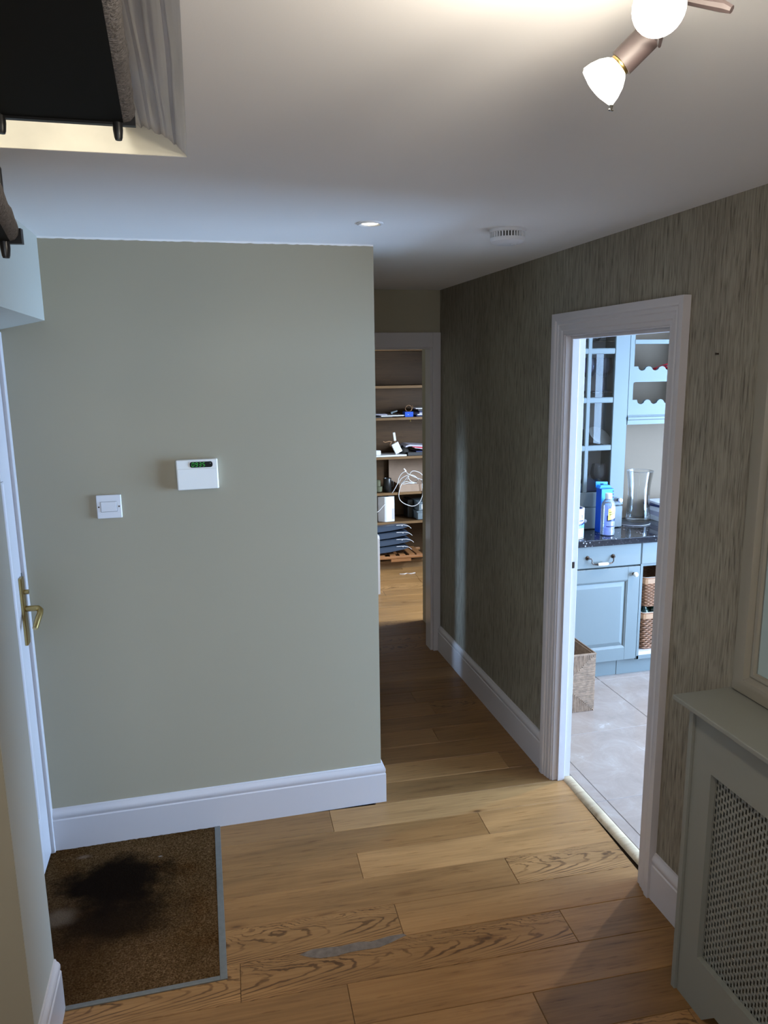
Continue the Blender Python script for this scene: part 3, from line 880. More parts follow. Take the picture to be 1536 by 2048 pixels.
# ------------------------------------------------------------------ open staircase, top left
def tread_pair(root, quad, z0, thick=.045, lip=.020):
    """quad: near-left, near-right, far-right, far-left in plan (underside); black board, carpet wrapped over its top and nosing, steel end bar with lugs"""
    nl, nr, frr, fl = [Vector((*q, 0)) for q in quad]
    b = B(); b.prism([(p.x, p.y) for p in (nl, nr, frr, fl)], z0, z0 + .018, XY); obj('board', b, 'blackboard', root)
    # carpet: lies on the board and rolls over the right-hand nosing
    cp = B(); n = 30
    rings = []
    for i in range(n + 1):
        t = i / n
        L = nl.lerp(fl, t); Rr = nr.lerp(frr, t)
        out = (Rr - L).normalized()
        j = random.uniform(-.0014, .0014)
        pr = [(L, z0 + .018), (L, z0 + thick)]
        for a in range(7):
            an = PI / 2 - a * PI / 6
            pr.append((Rr + out * (.001 + lip * math.cos(an) + j), z0 + thick * .5 + thick * .5 * math.sin(an) * 1.0))
        pr.append((Rr - out * .004, z0 + .0005))
        pr.append((Rr - out * .004, z0 + .018))
        rings.append([cp.bm.verts.new((p.x, p.y, z)) for p, z in pr])
    for A, D in zip(rings, rings[1:]):
        for q in range(len(A)):
            cp.bm.faces.new([A[q], A[(q + 1) % len(A)], D[(q + 1) % len(A)], D[q]])
    cp.bm.faces.new(rings[0]); cp.bm.faces.new(rings[-1][::-1])
    obj('carpet', cp, 'carpet', root, 50)
    d = (frr - fl).normalized()
    e0, e1 = fl - d * .012, frr + d * .020
    nrm = Vector((-d.y, d.x, 0))
    b = B()
    b.prism([(p.x, p.y) for p in (e0, e1, e1 + nrm * .012, e0 + nrm * .012)], z0 - .004, z0 + .022, XY); bar = obj('end_bar', b, 'black', root)
    for p in (e0 + d * .008, e1 - d * .030):
        b = B(); q = p + nrm * .004
        b.tube([(q.x, q.y, z0 + .004), (q.x, q.y, z0 - .012), (q.x, q.y, z0 - .024), (q.x, q.y, z0 - .028)], [.0085, .0085, .007, .0055], 12); obj('lug', b, 'black', bar, 40)
stair = thing('staircase', 'black open-riser stair with grey carpeted treads rising through the ceiling opening', 'staircase', (-.3, 1.1, 2.1))
tread_pair(stair, [(-.345, .55), (-.066, .55), (-.100, 1.464), (-.292, 1.462)], 2.25)
tread_pair(stair, [(-.60, .55), (-.175, .55), (-.308, 1.500), (-.50, 1.520)], 2.055, .042, .016)
b = B(); b.box(-.33, 1.490, 2.085, -.309, 1.502, 2.178, .004); obj('riser_link', b, 'black', stair)
for k in range(10):
    z = 2.055 - .187 * (k + 1); x = -.20 * (k + 1)
    tread_pair(stair, [(-.56 + x, .60), (-.29 + x, .60), (-.308 + x, 1.500), (-.50 + x, 1.50)], z, .042, .016)
b = B(); b.tube([(-2.52, 1.0, .0), (-2.40, 1.0, .12), (-.45, 1.0, 2.02), (-.22, 1.0, 2.24)], .028, 10); obj('spine', b, 'black', stair, 40)

# ------------------------------------------------------------------ radiator cover and mirror, right edge
rc = thing('radiator_cover', 'pale sage radiator cover with diamond grille against the wallpapered wall', 'radiator cover', (1.36, 1.15, 0))
RY0, RY1 = .62, 1.676
b = B(); b.box(1.234, RY0 - .03, .909, XR - .001, 1.704, .923, .0025); obj('top', b, 'rad_paint', rc)
for y in (RY1 - .016, RY0):
    b = B()
    # side panel, notched round the skirting board at the back
    b.prism([(1.272, 0), (1.419, 0), (1.419, .176), (XR - .001, .176), (XR - .001, .908), (1.272, .908)], y, y + .016, lambda u, v, h: (u, h, v))
    obj('side_panel', b, 'rad_paint', rc)
face = B()
GX0, GX1, GY0, GY1, GZ0, GZ1 = 1.280, 1.297, .745, 1.582, .172, .740
fy0, fy1 = RY0 + .0165, RY1 - .0180
mpx = lambda u, v, h: (h, u, v)
face.prism([(fy1, 0), (fy1, .903), (GY1, .903), (GY1, 0)], GX0, GX1, mpx)
face.prism([(GY0, 0), (GY0, .903), (fy0, .903), (fy0, 0)], GX0, GX1, mpx)
face.prism([(GY1, GZ1), (GY1, .903), (GY0, .903), (GY0, GZ1)], GX0, GX1, mpx)
face.bm.verts.ensure_lookup_table()
arc = [(GY1, GZ0), (GY1, 0), (1.545, 0)]
for i in range(1, 9):
    t = i / 8 * PI / 2
    arc.append((1.545 - .05 * math.sin(t), .055 * math.sin(t)))
arc += [(.832, .055)]
for i in range(1, 9):
    t = PI / 2 - i / 8 * PI / 2
    arc.append((.782 + .05 * math.sin(t), .055 * math.sin(t)))
arc += [(GY0, 0), (GY0, GZ0)]
face.prism(arc, GX0, GX1, mpx)
bmesh.ops.remove_doubles(face.bm, verts=face.bm.verts, dist=1e-5)
obj('front_panel', face, 'rad_paint', rc)
# grille: sheet with staggered slots
gr = B()
cw, ch = .0112, .0224
hw, hh = .0035, .0082
ny = int((GY1 - GY0 + .03) / cw); nz = int((GZ1 - GZ0 + .03) / ch) + 1
gx = 1.2985
V = gr.bm.verts.new
for i in range(ny):
    yc = GY1 + .012 - (i + .5) * cw
    off = ch / 2 if i % 2 else 0
    for j in range(-1, nz):
        z0 = GZ0 - .012 + j * ch + off
        o4 = [(yc - cw / 2, z0), (yc + cw / 2, z0), (yc + cw / 2, z0 + ch), (yc - cw / 2, z0 + ch)]
        zc = z0 + ch / 2
        i4 = [(yc - hw, zc - hh), (yc + hw, zc - hh * .9), (yc + hw, zc + hh), (yc - hw, zc + hh * .9)]
        a = [V((gx, *p)) for p in o4]; c_ = [V((gx, *p)) for p in i4]; d_ = [V((gx + .0020, *p)) for p in i4]
        for q in range(4):
            r_ = (q + 1) % 4
            gr.bm.faces.new([a[q], a[r_], c_[r_], c_[q]])
            gr.bm.faces.new([c_[q], c_[r_], d_[r_], d_[q]])
obj('grille', gr, 'rad_paint', rc)
rad = thing('radiator', 'white panel radiator behind the slots of the radiator cover', 'radiator', (1.37, 1.0, .12))
b = B()
for k in range(17):
    y = .80 + k * .036
    b.box(1.365, y, .14, 1.379, y + .030, .74, .004)
b.box(1.375, .79, .12, 1.395, 1.42, .76, .004)
obj('panel', b, 'rad_white', rad)
for y in (.95, 1.25):
    b = B(); b.box(1.392, y, .3, XR, y + .03, .6); obj('bracket', b, 'rad_white', rad)
for y in (.83, 1.38):
    b = B(); b.tube([(1.385, y, .125), (1.385, y, -.001)], .0075, 8); obj('pipe', b, 'rad_white', rad, 40)

mi = thing('mirror', 'large mirror in a cream moulded frame standing on the radiator cover', 'mirror', (1.42, 1.2, .924))
b = B()
MP = [(0, .0005), (0, .023), (.004, .028), (.028, .031), (.042, .027), (.050, .017), (.054, .015), (.060, .0185), (.068, .017), (.072, .011), (.072, .0005)]
b.sweep([(.70, .9245), (1.692, .9245), (1.692, 2.022), (.70, 2.022)], MP, lambda u, v, h: (XR - h, u, v), True)
obj('frame', b, 'frame_cream', mi, 30)
b = B(); b.box(XR - .0095, .765, .99, XR - .0005, 1.627, 1.957); obj('glass', b, 'mirror', mi)


# ------------------------------------------------------------------ kitchen shell
KX1, KY0, KY1 = 4.6, -.8, 4.21
b = B(); b.box(1.4995, KY0, -.12, KX1, KY1, -.002)
kfl = struct(obj('kitchen_floor', b, 'grout'), 'kitchen floor of large cream stone tiles', 'floor')
xs = [1.537, 1.59] + [1.59 + .605 * k for k in range(1, 6)]
ys = [2.593 + .56 * k for k in range(-6, 4)]
for i in range(len(xs) - 1):
    for j in range(len(ys) - 1):
        x0, x1 = xs[i] + .0015, min(xs[i + 1], KX1) - .0015
        y0, y1 = max(ys[j], KY0) + .0015, min(ys[j + 1], KY1) - .0015
        bb = B(); bb.box(-(x1 - x0) / 2, -(y1 - y0) / 2, -.010, (x1 - x0) / 2, (y1 - y0) / 2, 0, .0012, 1)
        o = obj('tile', bb, 'tile', kfl); o.location = ((x0 + x1) / 2, (y0 + y1) / 2, 0)
b = B(); b.box(XR + .080, KY1, 0, KX1 + .1, KY1 + .1, ZC)
struct(obj('wall_kitchen', b, 'beige'), 'beige kitchen wall behind the glass vase', 'wall')
b = B(); b.box(XR + .080, KY0 - .1, 0, KX1 + .1, KY0, ZC)
struct(obj('wall_kitchen_near', b, 'beige'), 'beige near wall of the kitchen, hidden from the hall', 'wall')
b = B()
b.box(KX1, KY0, 0, KX1 + .12, -.19, ZC); b.box(KX1, -.19, 0, KX1 + .12, .01, .9); b.box(KX1, -.19, 2.0, KX1 + .12, .01, ZC); b.box(KX1, .01, 0, KX1 + .12, .84, ZC)
b.box(KX1, .84, 2.08, KX1 + .12, 2.65, ZC)
b.box(KX1, 2.65, 0, KX1 + .12, 2.75, ZC); b.box(KX1, 2.75, 0, KX1 + .12, 3.55, .9); b.box(KX1, 2.75, 2.0, KX1 + .12, 3.55, ZC); b.box(KX1, 3.55, 0, KX1 + .12, KY1, ZC)
struct(obj('wall_kitchen_window', b, 'beige'), 'kitchen wall with three windows, out of view', 'wall')
def window(name, y0, y1, z0, z1, nm, label):
    wo = struct(empty(name, (KX1 + .06, (y0 + y1) / 2, z0)), label, 'window')
    b = B(); b.sweep([(y0, z0), (y1, z0), (y1, z1), (y0, z1)], [(0, -.04), (.05, -.04), (.05, .03), (0, .03)], lambda u, v, h: (KX1 + .06 + h, u, v), True)
    for k in range(1, nm):
        y = y0 + (y1 - y0) * k / nm
        b.box(KX1 + .03, y - .022, z0 + .04, KX1 + .08, y + .022, z1 - .04)
    obj('frame', b, 'white', wo)
    b = B(); b.box(KX1 + .058, y0 + .03, z0 + .03, KX1 + .062, y1 - .03, z1 - .03); obj('pane', b, 'glass', wo)
window('window_5', -.19, .01, .9, 2.0, 1, 'narrow white kitchen window, out of view')
window('window_2', .84, 2.65, .02, 2.08, 2, 'wide glazed patio doors of the kitchen, out of view')
window('window_3', 2.75, 3.55, .9, 2.0, 1, 'square white kitchen window, out of view')
b = B(); b.box(XR + .080, KY0, ZC, KX1 + .12, KY1, ZC + .1)
struct(obj('ceiling_kitchen', b, 'ceiling'), 'white kitchen ceiling', 'ceiling')

# ------------------------------------------------------------------ kitchen units
def knob(p, d, parent, r=.0145):
    b = B(); b.lathe([(.010, 0), (.010, .003), (.005, .006), (.005, .014)], axis_matrix(p, d), 16); k = obj('knob', b, 'bronze', parent, 40)
    b = B(); b.lathe([(.006, .010), (r * .85, .014), (r, .020), (r * .92, .027), (r * .55, .032), (.0001, .0335)], axis_matrix(p, d), 20, True, False); obj('knob_cap', b, 'porcelain', parent, 60)
    return k
FY = 3.72
def raised_door(x0, x1, z0, z1, y, parent, st=.078):
    """framed door with an ovolo-edged raised panel, front at y, facing -Y"""
    b = B(); t = .020
    b.box(x0, y, z0, x0 + st, y + t, z1, .0015, 1); b.box(x1 - st, y, z0, x1, y + t, z1, .0015, 1)
    b.box(x0 + st - .001, y, z0, x1 - st + .001, y + t, z0 + st, .0015, 1); b.box(x0 + st - .001, y, z1 - st, x1 - st + .001, y + t, z1, .0015, 1)
    d = obj('door', b, 'duck', parent)
    b = B()
    X0, X1, Z0, Z1 = x0 + st, x1 - st, z0 + st, z1 - st
    b.sweep([(X0, Z0), (X1, Z0), (X1, Z1), (X0, Z1)], [(-.002, .001), (.006, .004), (.012, .010), (.012, .016), (-.002, .016)], lambda u, v, h: (u, y + h, v), True)
    a = [(X0 + .012, y + .011, Z0 + .012), (X1 - .012, y + .011, Z0 + .012), (X1 - .012, y + .011, Z1 - .012), (X0 + .012, y + .011, Z1 - .012)]
    c_ = [(X0 + .036, y + .002, Z0 + .036), (X1 - .036, y + .002, Z0 + .036), (X1 - .036, y + .002, Z1 - .036), (X0 + .036, y + .002, Z1 - .036)]
    A = [b.bm.verts.new(p) for p in a]; D = [b.bm.verts.new(p) for p in c_]
    b.bm.faces.new(D)
    for q in range(4): b.bm.faces.new([A[q], A[(q + 1) % 4], D[(q + 1) % 4], D[q]])
    b.bm.faces.new([b.bm.verts.new((p[0], p[1] + .006, p[2])) for p in a])
    obj('raised_panel', b, 'duck', d)
    return d
u1 = thing('base_cabinet', 'duck-egg base cabinet with panelled door and drawer under the black worktop', 'cabinet', (2.165, 3.95, 0))
b = B()
b.box(1.905, FY + .021, .10, 1.923, KY1 - .002, .819); b.box(2.411, FY + .021, .10, 2.429, KY1 - .002, .819)
b.box(1.923, FY + .021, .10, 2.411, KY1 - .002, .118); b.box(1.923, KY1 - .012, .118, 2.411, KY1 - .002, .819); b.box(1.923, FY + .03, .675, 2.411, FY + .08, .69)
obj('carcass', b, 'duck', u1)
b = B(); b.box(1.905, 3.77, 0, 2.33, 3.786, .0995, .001, 1); obj('plinth', b, 'duck', u1)
d = raised_door(1.908, 2.426, .110, .678, FY, u1)
knob((2.386, FY, .634), (0, -1, 0), d)
b = B(); b.box(1.908, FY, .686, 2.426, FY + .020, .814, .0035, 2); dr = obj('drawer', b, 'duck', u1)
for x, path in ((2.085, [(2.085, FY - .016, .749), (2.100, FY - .018, .747), (2.106, FY - .018, .738), (2.104, FY - .019, .724), (2.113, FY - .020, .715), (2.135, FY - .020, .7125)]),
                (2.246, [(2.246, FY - .016, .749), (2.240, FY - .018, .742), (2.240, FY - .019, .725), (2.231, FY - .020, .716), (2.214, FY - .020, .7125)])):
    b = B(); b.lathe([(.0125, 0), (.0125, .002), (.008, .005), (.005, .008), (.005, .018)], axis_matrix((x, FY, .749), (0, -1, 0)), 16)
    n_ = len(path); b.tube(path + [(path[-1][0] + (.008 if x < 2.1 else -.008), FY - .020, .7125)], [.0034] * (n_ - 1) + [.0042, .0075], 8)
    obj('handle', b, 'bronze', dr, 40)
b = B(); b.tube([(2.141, FY - .020, .7125), (2.150, FY - .020, .7125), (2.1745, FY - .020, .7125), (2.199, FY - .020, .7125), (2.208, FY - .020, .7125)], [.0065, .0085, .0092, .0085, .0065], 14); obj('grip', b, 'porcelain', dr, 50)

u2 = thing('basket_cabinet', 'duck-egg open cabinet holding two wicker baskets below a drawer', 'cabinet', (2.70, 3.95, 0))
b = B()
b.box(2.4305, FY + .003, .10, 2.446, KY1 - .002, .819); b.box(2.934, FY + .003, .10, 2.95, KY1 - .002, .819)
b.box(2.446, KY1 - .012, .10, 2.934, KY1 - .002, .819); b.box(2.446, FY + .02, .668, 2.934, KY1 - .012, .684)
obj('carcass', b, 'duck', u2)
b = B(); b.box(2.446, FY + .004, .126, 2.934, KY1 - .012, .146, .001, 1); obj('bottom_shelf', b, 'white', u2)
b = B(); b.box(2.4305, FY + .003, .0998, 2.95, FY + .022, .1255, .002, 1); b.box(2.3305, 3.768, 0, 2.95, 3.785, .0993, .001, 1); obj('plinth', b, 'duck', u2)
b = B(); b.box(2.4325, FY, .686, 2.948, FY + .020, .814, .0035, 2); obj('drawer', b, 'duck', u2)
for z in (.395, .600):
    for xr_ in (2.4462, 2.924):
        b = B(); b.box(xr_, FY + .02, z - .03, xr_ + .0098, 4.12, z - .018); obj('runner', b, 'wicker_rail', u2)

def wicker_basket(z0, z1, label):
    t = thing('wicker_basket', label, 'basket', (2.69, 3.9, z0), 'wicker baskets in the open cabinet')
    x0, x1, y0, y1 = 2.462, 2.918, FY + .012, 4.10
    ins = .022
    def corner_path(f, n=26, m=16):
        # rounded rectangle path at height fraction f, narrower at the foot
        k = ins * (1 - f); r = .025
        X0, X1, Y0, Y1 = x0 + k, x1 - k, y0 + k, y1 - k
        P = []
        for cx, cy, a in ((X0 + r, Y0 + r, 180), (X1 - r, Y0 + r, 270), (X1 - r, Y1 - r, 0), (X0 + r, Y1 - r, 90)):
            for q in range(4):
                t_ = math.radians(a + 30 * q); P.append(Vector((cx + r * math.cos(t_), cy + r * math.sin(t_), 0)))
        return P
    def resample(P, n):
        P = P + [P[0]]; L = [0]
        for a, b_ in zip(P, P[1:]): L.append(L[-1] + (b_ - a).length)
        out = []
        for i in range(n):
            s_ = L[-1] * i / n; k = 0
            while L[k + 1] < s_: k += 1
            f = (s_ - L[k]) / max(1e-9, L[k + 1] - L[k]); out.append(P[k].lerp(P[k + 1], f))
        return out
    NS = 88
    H = z1 - z0 - .026
    st = B(); rows = 15
    cen = Vector(((x0 + x1) / 2, (y0 + y1) / 2, 0))
    wv = B()
    for r in range(rows):
        f = (r + .5) / rows
        P = resample(corner_path(f), NS * 2)
        pts = []
        for i, p in enumerate(P):
            nx_ = (P[(i + 1) % len(P)] - P[i - 1]).normalized(); nrm = Vector((nx_.y, -nx_.x, 0))
            ph = (i // 2 + r) % 2
            pts.append((*(p + nrm * (.0042 if ph else -.0042) * (1 if i % 2 else .25)).xy, z0 + .004 + f * (H - .004)))
        wv.tube(pts, .0056, 5, True)
    tag(obj('weave', wv, 'wicker', t, 60), kind='stuff')
    for i in range(0, NS, 2):
        a = resample(corner_path(0), NS)[i]; c_ = resample(corner_path(1), NS)[i]
        st.tube([(a.x, a.y, z0 + .003), (c_.x, c_.y, z1 - .02)], .0032, 4)
    tag(obj('stakes', st, 'wicker', t, 60), kind='stuff')
    b = B(); P = [(p.x, p.y) for p in corner_path(1)]
    b.prism([(p.x, p.y) for p in resample(corner_path(0), 40)], z0, z0 + .006, XY); obj('base', b, 'wicker', t)
    b = B(); b.sweep([(p[0], p[1]) for p in P], [(-.006, z1 - .028), (.008, z1 - .028), (.008, z1), (-.006, z1)], XY, True); rm = obj('rim', b, 'wicker_rail', t)
    b = B(); b.tube([(p[0], p[1], z1 + .001) for p in P], .0055, 6, True); obj('binding', b, 'wicker', rm, 60)
    b = B(); b.sweep([(p[0], p[1]) for p in P], [(.009, z1 - .03), (.012, z1 - .03), (.012, z1 + .006), (.009, z1 + .006)], XY, True); obj('liner', b, 'linen', t)
wicker_basket(.412, .590, 'upper wicker basket under the kitchen drawer')
wicker_basket(.1465, .375, 'lower wicker basket standing on the pale bottom shelf')
for i, (x, y, c_) in enumerate(((2.52, 3.80, 'green_glass'), (2.60, 3.84, 'green_glass'), (2.70, 3.80, 'slate'))):
    b = B(); b.lathe([(.030, .155), (.036, .165), (.036, .33), (.034, .36), (.02, .385), (.012, .395), (.012, .402), (.0001, .403)], Matrix.Translation((x, y, 0)), 18)
    tag(obj('bottle', b, c_, smooth=50), ['dark green bottle at the left end of the lower wicker basket', 'dark green bottle in the middle of the lower wicker basket', 'grey bottle at the right of the lower wicker basket'][i], 'bottle', 'bottles in the lower basket')

b = B(); b.box(1.58, 3.690, .8195, 3.3, KY1 - .001, .858, .004, 2)
tag(obj('worktop', b, 'granite'), 'black speckled granite worktop along the kitchen wall', 'worktop')
u3 = thing('end_cabinet', 'duck-egg base cabinet further along behind the door frame', 'cabinet', (3.1, 3.95, 0))
b = B(); b.box(2.952, FY + .021, .1, 3.28, KY1 - .002, .819); obj('carcass', b, 'duck', u3)
raised_door(2.954, 3.278, .11, .814, FY, u3)
b = B(); b.box(2.952, 3.77, 0, 3.28, 3.785, .0995); obj('plinth', b, 'duck', u3)
u0 = thing('corner_cabinet', 'duck-egg base cabinet hidden behind the left door frame', 'cabinet', (1.75, 3.95, 0))
b = B(); b.box(1.60, FY + .021, .1, 1.902, KY1 - .002, .819); obj('carcass', b, 'duck', u0)
raised_door(1.602, 1.902, .11, .814, FY, u0)
b = B(); b.box(1.60, 3.77, 0, 1.902, 3.785, .0995); obj('plinth', b, 'duck', u0)

# glazed dresser standing on the worktop
DY = 3.95
ds = thing('glazed_dresser', 'tall duck-egg dresser with small-paned glass door standing on the worktop', 'dresser', (2.18, 4.08, .858))
b = B()
b.box(1.925, DY + .022, .8585, 1.943, KY1 - .002, 2.24); b.box(2.416, DY + .022, .8585, 2.434, KY1 - .002, 2.24)
for z in (.8585, .985, 1.028, 2.222): b.box(1.943, DY + .024, z, 2.416, KY1 - .014, z + .016)
obj('carcass', b, 'duck', ds)
b = B(); b.box(1.943, KY1 - .014, .8585, 2.416, KY1 - .002, 2.24); obj('back_panel', b, 'plastic', ds)
b = B(); b.box(1.928, DY + .002, .862, 2.434, DY + .021, .990, .003, 2); d = obj('drawer', b, 'duck', ds)
knob((2.175, DY + .002, .915), (0, -1, 0), d, .013)
b = B()
def bar(x0, z0, x1, z1, y0=DY, y1=DY + .021, bv=.002): b.box(x0, y0, z0, x1, y1, z1, bv, 1)
bar(1.928, .998, 2.020, 2.236); bar(2.341, .998, 2.434, 2.236)
bar(2.020, .998, 2.341, 1.082); bar(2.020, 2.165, 2.341, 2.236)
gd = obj('door', b, 'duck', ds)
b = B(); bar(2.1665, 1.081, 2.1935, 2.166, DY + .001, DY + .019, .004)
for z in (1.3445, 1.622, 1.9005): bar(2.0195, z - .0165, 2.3415, z + .0165, DY + .0015, DY + .0185, .004)
obj('glazing_bars', b, 'duck', gd)
rows_ = [(1.082, 1.328), (1.361, 1.6055), (1.6385, 1.884), (1.917, 2.165)]
for (za, zb) in rows_:
    for xa, xb in ((2.020, 2.1665), (2.1935, 2.341)):
        b = B(); b.box(xa - .003, DY + .0095, za - .003, xb + .003, DY + .0125, zb + .003); obj('pane', b, 'pane', gd)
knob((2.403, DY, 1.028), (0, -1, 0), gd)
for z in (1.345, 1.662, 1.955):
    b = B(); b.box(1.944, DY + .04, z, 2.415, KY1 - .015, z + .006, .001, 1); obj('glass_shelf', b, 'pane', ds)
def goblet(x, y, z, h, r, mat, label):
    b = B()
    b.lathe([(r * .82, z), (r * .8, z + .003), (.006, z + .008), (.0035, z + h * .15), (.0035, z + h * .40), (r * .35, z + h * .44), (r * .85, z + h * .56), (r, z + h * .70), (r * .92, z + h * .86), (r * .82, z + h), (r * .78, z + h), (r * .88, z + h * .86), (r * .95, z + h * .70), (r * .8, z + h * .575), (r * .3, z + h * .46), (.0001, z + h * .445)], Matrix.Translation((x, y, 0)), 28)
    tag(obj('wine_glass', b, mat, smooth=50), label, 'glass', 'glasses in the dresser')
goblet(2.232, 4.06, 1.668, .195, .052, 'violet', 'violet tinted wine glass left on the third dresser shelf')
goblet(2.345, 4.08, 1.668, .195, .052, 'violet', 'violet tinted wine glass right on the third dresser shelf')
goblet(2.11, 4.06, 1.668, .195, .050, 'goblet', 'smoky wine glass behind the left dresser pane, third shelf')
goblet(2.322, 4.05, 1.0445, .190, .050, 'goblet', 'clear wine glass behind the lowest right dresser pane')
goblet(2.232, 4.10, 1.0445, .175, .045, 'goblet', 'clear wine glass behind the lowest middle of the dresser')
goblet(2.11, 4.06, 1.0445, .18, .046, 'goblet', 'clear wine glass behind the lowest left dresser pane')
goblet(2.10, 4.08, 1.352, .18, .045, 'goblet', 'clear wine glass behind the left dresser pane, second shelf')
b = B(); b.lathe([(.035, 0), (.037, .004), (.072, .013), (.075, .016), (.070, .016), (.036, .008), (.0001, .007)], Matrix.Translation((2.325, 4.075, 1.394)) @ Matrix.Rotation(math.radians(40), 4, 'X') @ Matrix.Rotation(math.radians(12), 4, 'Y'), 32)
tag(obj('dish', b, 'porcelain', smooth=40), 'white dish propped up inside the dresser', 'dish')
b = B(); b.lathe([(.03, 1.962), (.052, 1.99), (.056, 2.012), (.053, 2.012), (.028, 1.968), (.0001, 1.967)], Matrix.Translation((2.27, 4.08, 0)), 28)
tag(obj('bowl', b, 'goblet', smooth=40), 'small glass bowl on the top dresser shelf', 'bowl')
b = B(); b.lathe([(.028, 1.352), (.030, 1.356), (.034, 1.44), (.032, 1.44), (.027, 1.36), (.0001, 1.359)], Matrix.Translation((2.225, 4.13, 0)), 24)
tag(obj('tumbler', b, 'goblet', smooth=40), 'glass tumbler behind the white dish in the dresser', 'glass')

# scalloped rack unit on the wall
wu = thing('scalloped_rack', 'duck-egg wall rack with scalloped letter slots right of the dresser', 'rack', (2.8, 4.08, 1.48))
WX0, WX1 = 2.4355, 3.05
xi = 2.464
mz = lambda u, v, h: (u, h, v)
def wave(x, zlo, zhi, x0):
    c_ = math.cos((x - x0) / .0875 * 2 * PI + PI)
    return (zlo + zhi) / 2 + (zhi - zlo) / 2 * math.copysign(abs(c_) ** .62, c_)
fp = B()
fp.prism([(WX0, 1.53), (xi, 1.53), (xi, 2.20), (WX0, 2.20)], DY, DY + .018, mz)
fp.prism([(WX1 - .03, 1.53), (WX1, 1.53), (WX1, 2.20), (WX1 - .03, 2.20)], DY, DY + .018, mz)
def band(z0, zlo, zhi, x0, zc):
    pts = [(xi, z0), (WX1 - .03, z0)]
    N_ = 170
    for i in range(N_ + 1):
        x = WX1 - .03 - (WX1 - .03 - xi) * i / N_
        z = wave(x, zlo, zhi, x0)
        if x < x0 - .025:
            z = zhi
        pts.append((x, z))
    fp.prism(pts, DY, DY + .018, mz)
band(1.53, 1.593, 1.619, 2.519, 0)
band(1.722, 1.787, 1.811, 2.517, 0)
fp.prism([(xi, 1.939), (WX1 - .03, 1.939), (WX1 - .03, 1.963), (xi, 1.963)], DY - .002, DY + .018, mz)
for (cx, cz, sx, sz) in ((xi, 1.722, 1, -1),):
    r = .014
    fp.prism([(cx, cz), (cx + r, cz), (cx + r * .45, cz + sz * r * .13), (cx + r * .13, cz + sz * r * .45), (cx, cz + sz * r)], DY + .0005, DY + .0175, mz)
obj('front_frame', fp, 'duck', wu)
b = B()
b.box(WX0, DY + .0185, 1.53, WX0 + .016, KY1 - .001, 2.2); b.box(WX1 - .016, DY + .0185, 1.53, WX1, KY1 - .001, 2.2)
for z in (1.53, 1.722, 1.945): b.box(WX0 + .016, DY + .0185, z, WX1 - .016, KY1 - .001, z + .014)
obj('shelves', b, 'duck', wu)
b = B(); b.sweep([(WX1, DY), (WX0 + .0005, DY)], [(-.02, 1.475), (.002, 1.475), (.004, 1.500), (.008, 1.505), (.008, 1.518), (.004, 1.522), (.002, 1.5295), (-.02, 1.5295)], XY); obj('light_rail', b, 'duck', wu)
rt = thing('oven_glove', 'red cloth with a dark strap hanging out of the upper scalloped slot', 'cloth', (2.72, 4.0, 1.79))
b = B()
secs = []
for i in range(9):
    t = i / 8; x = 2.625 + .22 * t; zc = 1.793 + .030 * math.sin(t * 1.5); hh_ = .006 + .012 * math.sin(PI * min(1, t * .9 + .1))
    secs.append([(x, DY - .006 + .09 * math.sin(a) * .25 + .045, zc + hh_ * math.cos(a)) for a in [k * PI / 5 for k in range(10)]])
R_s = [[b.bm.verts.new(p) for p in s_] for s_ in secs]
for A, D in zip(R_s, R_s[1:]):
    for q in range(10): b.bm.faces.new([A[q], A[(q + 1) % 10], D[(q + 1) % 10], D[q]])
b.bm.faces.new(R_s[0]); b.bm.faces.new(R_s[-1][::-1])
obj('fabric', b, 'redcloth', rt, 60)
b = B()
sp = [(2.655, DY + .03, 1.808), (2.68, DY + .002, 1.816), (2.692, DY - .006, 1.80), (2.704, DY - .007, 1.765), (2.714, DY - .007, 1.725)]
for (p, q) in zip(sp, sp[1:]):
    b.poly([(p[0], p[1], p[2]), (p[0] + .024, p[1], p[2] + .004), (q[0] + .022, q[1], q[2] + .003), q])
bmesh.ops.remove_doubles(b.bm, verts=b.bm.verts, dist=1e-5)
bmesh.ops.solidify(b.bm, geom=list(b.bm.faces), thickness=.003)
obj('strap', b, 'slate', rt)

# ------------------------------------------------------------------ things on the worktop
WZ = .8585
tin = thing('paint_tin', 'white and blue paint tin standing on the worktop behind the door frame', 'paint tin', (2.016, 3.795, WZ))
T = Matrix.Translation((2.016, 3.795, 0)); r = .0705
b = B(); b.lathe([(r - .003, WZ), (r + .0008, WZ + .002), (r + .0008, WZ + .006), (r, WZ + .008), (r, WZ + .168), (r + .001, WZ + .172), (r - .004, WZ + .174), (r - .012, WZ + .168), (.0001, WZ + .167)], T, 48); can = obj('body', b, 'plastic', tin, 35)
b = B(); b.lathe([(r - .012, WZ + .1685), (r - .014, WZ + .1745), (r - .022, WZ + .1745), (r - .024, WZ + .1685)], T, 40); b.lathe([(r + .0006, WZ + .0065), (r + .0006, WZ + .010)], T, 48, False, False); obj('lid_ring', b, 'navy', can, 40)
def patch(a0, a1, zb, zt, rr, n=24, curve=None):
    b = B(); A = []
    for i in range(n + 1):
        t = i / n; a = a0 + (a1 - a0) * t
        lo = zb(t) if callable(zb) else zb; hi = zt(t) if callable(zt) else zt
        A.append((b.bm.verts.new((2.016 + rr * math.cos(a), 3.795 + rr * math.sin(a), lo)), b.bm.verts.new((2.016 + rr * math.cos(a), 3.795 + rr * math.sin(a), hi))))
    for p, q in zip(A, A[1:]): b.bm.faces.new([p[0], q[0], q[1], p[1]])
    return b
a0, a1 = math.radians(-175), math.radians(0)
sag = lambda t: -.028 * math.sin(PI * t)
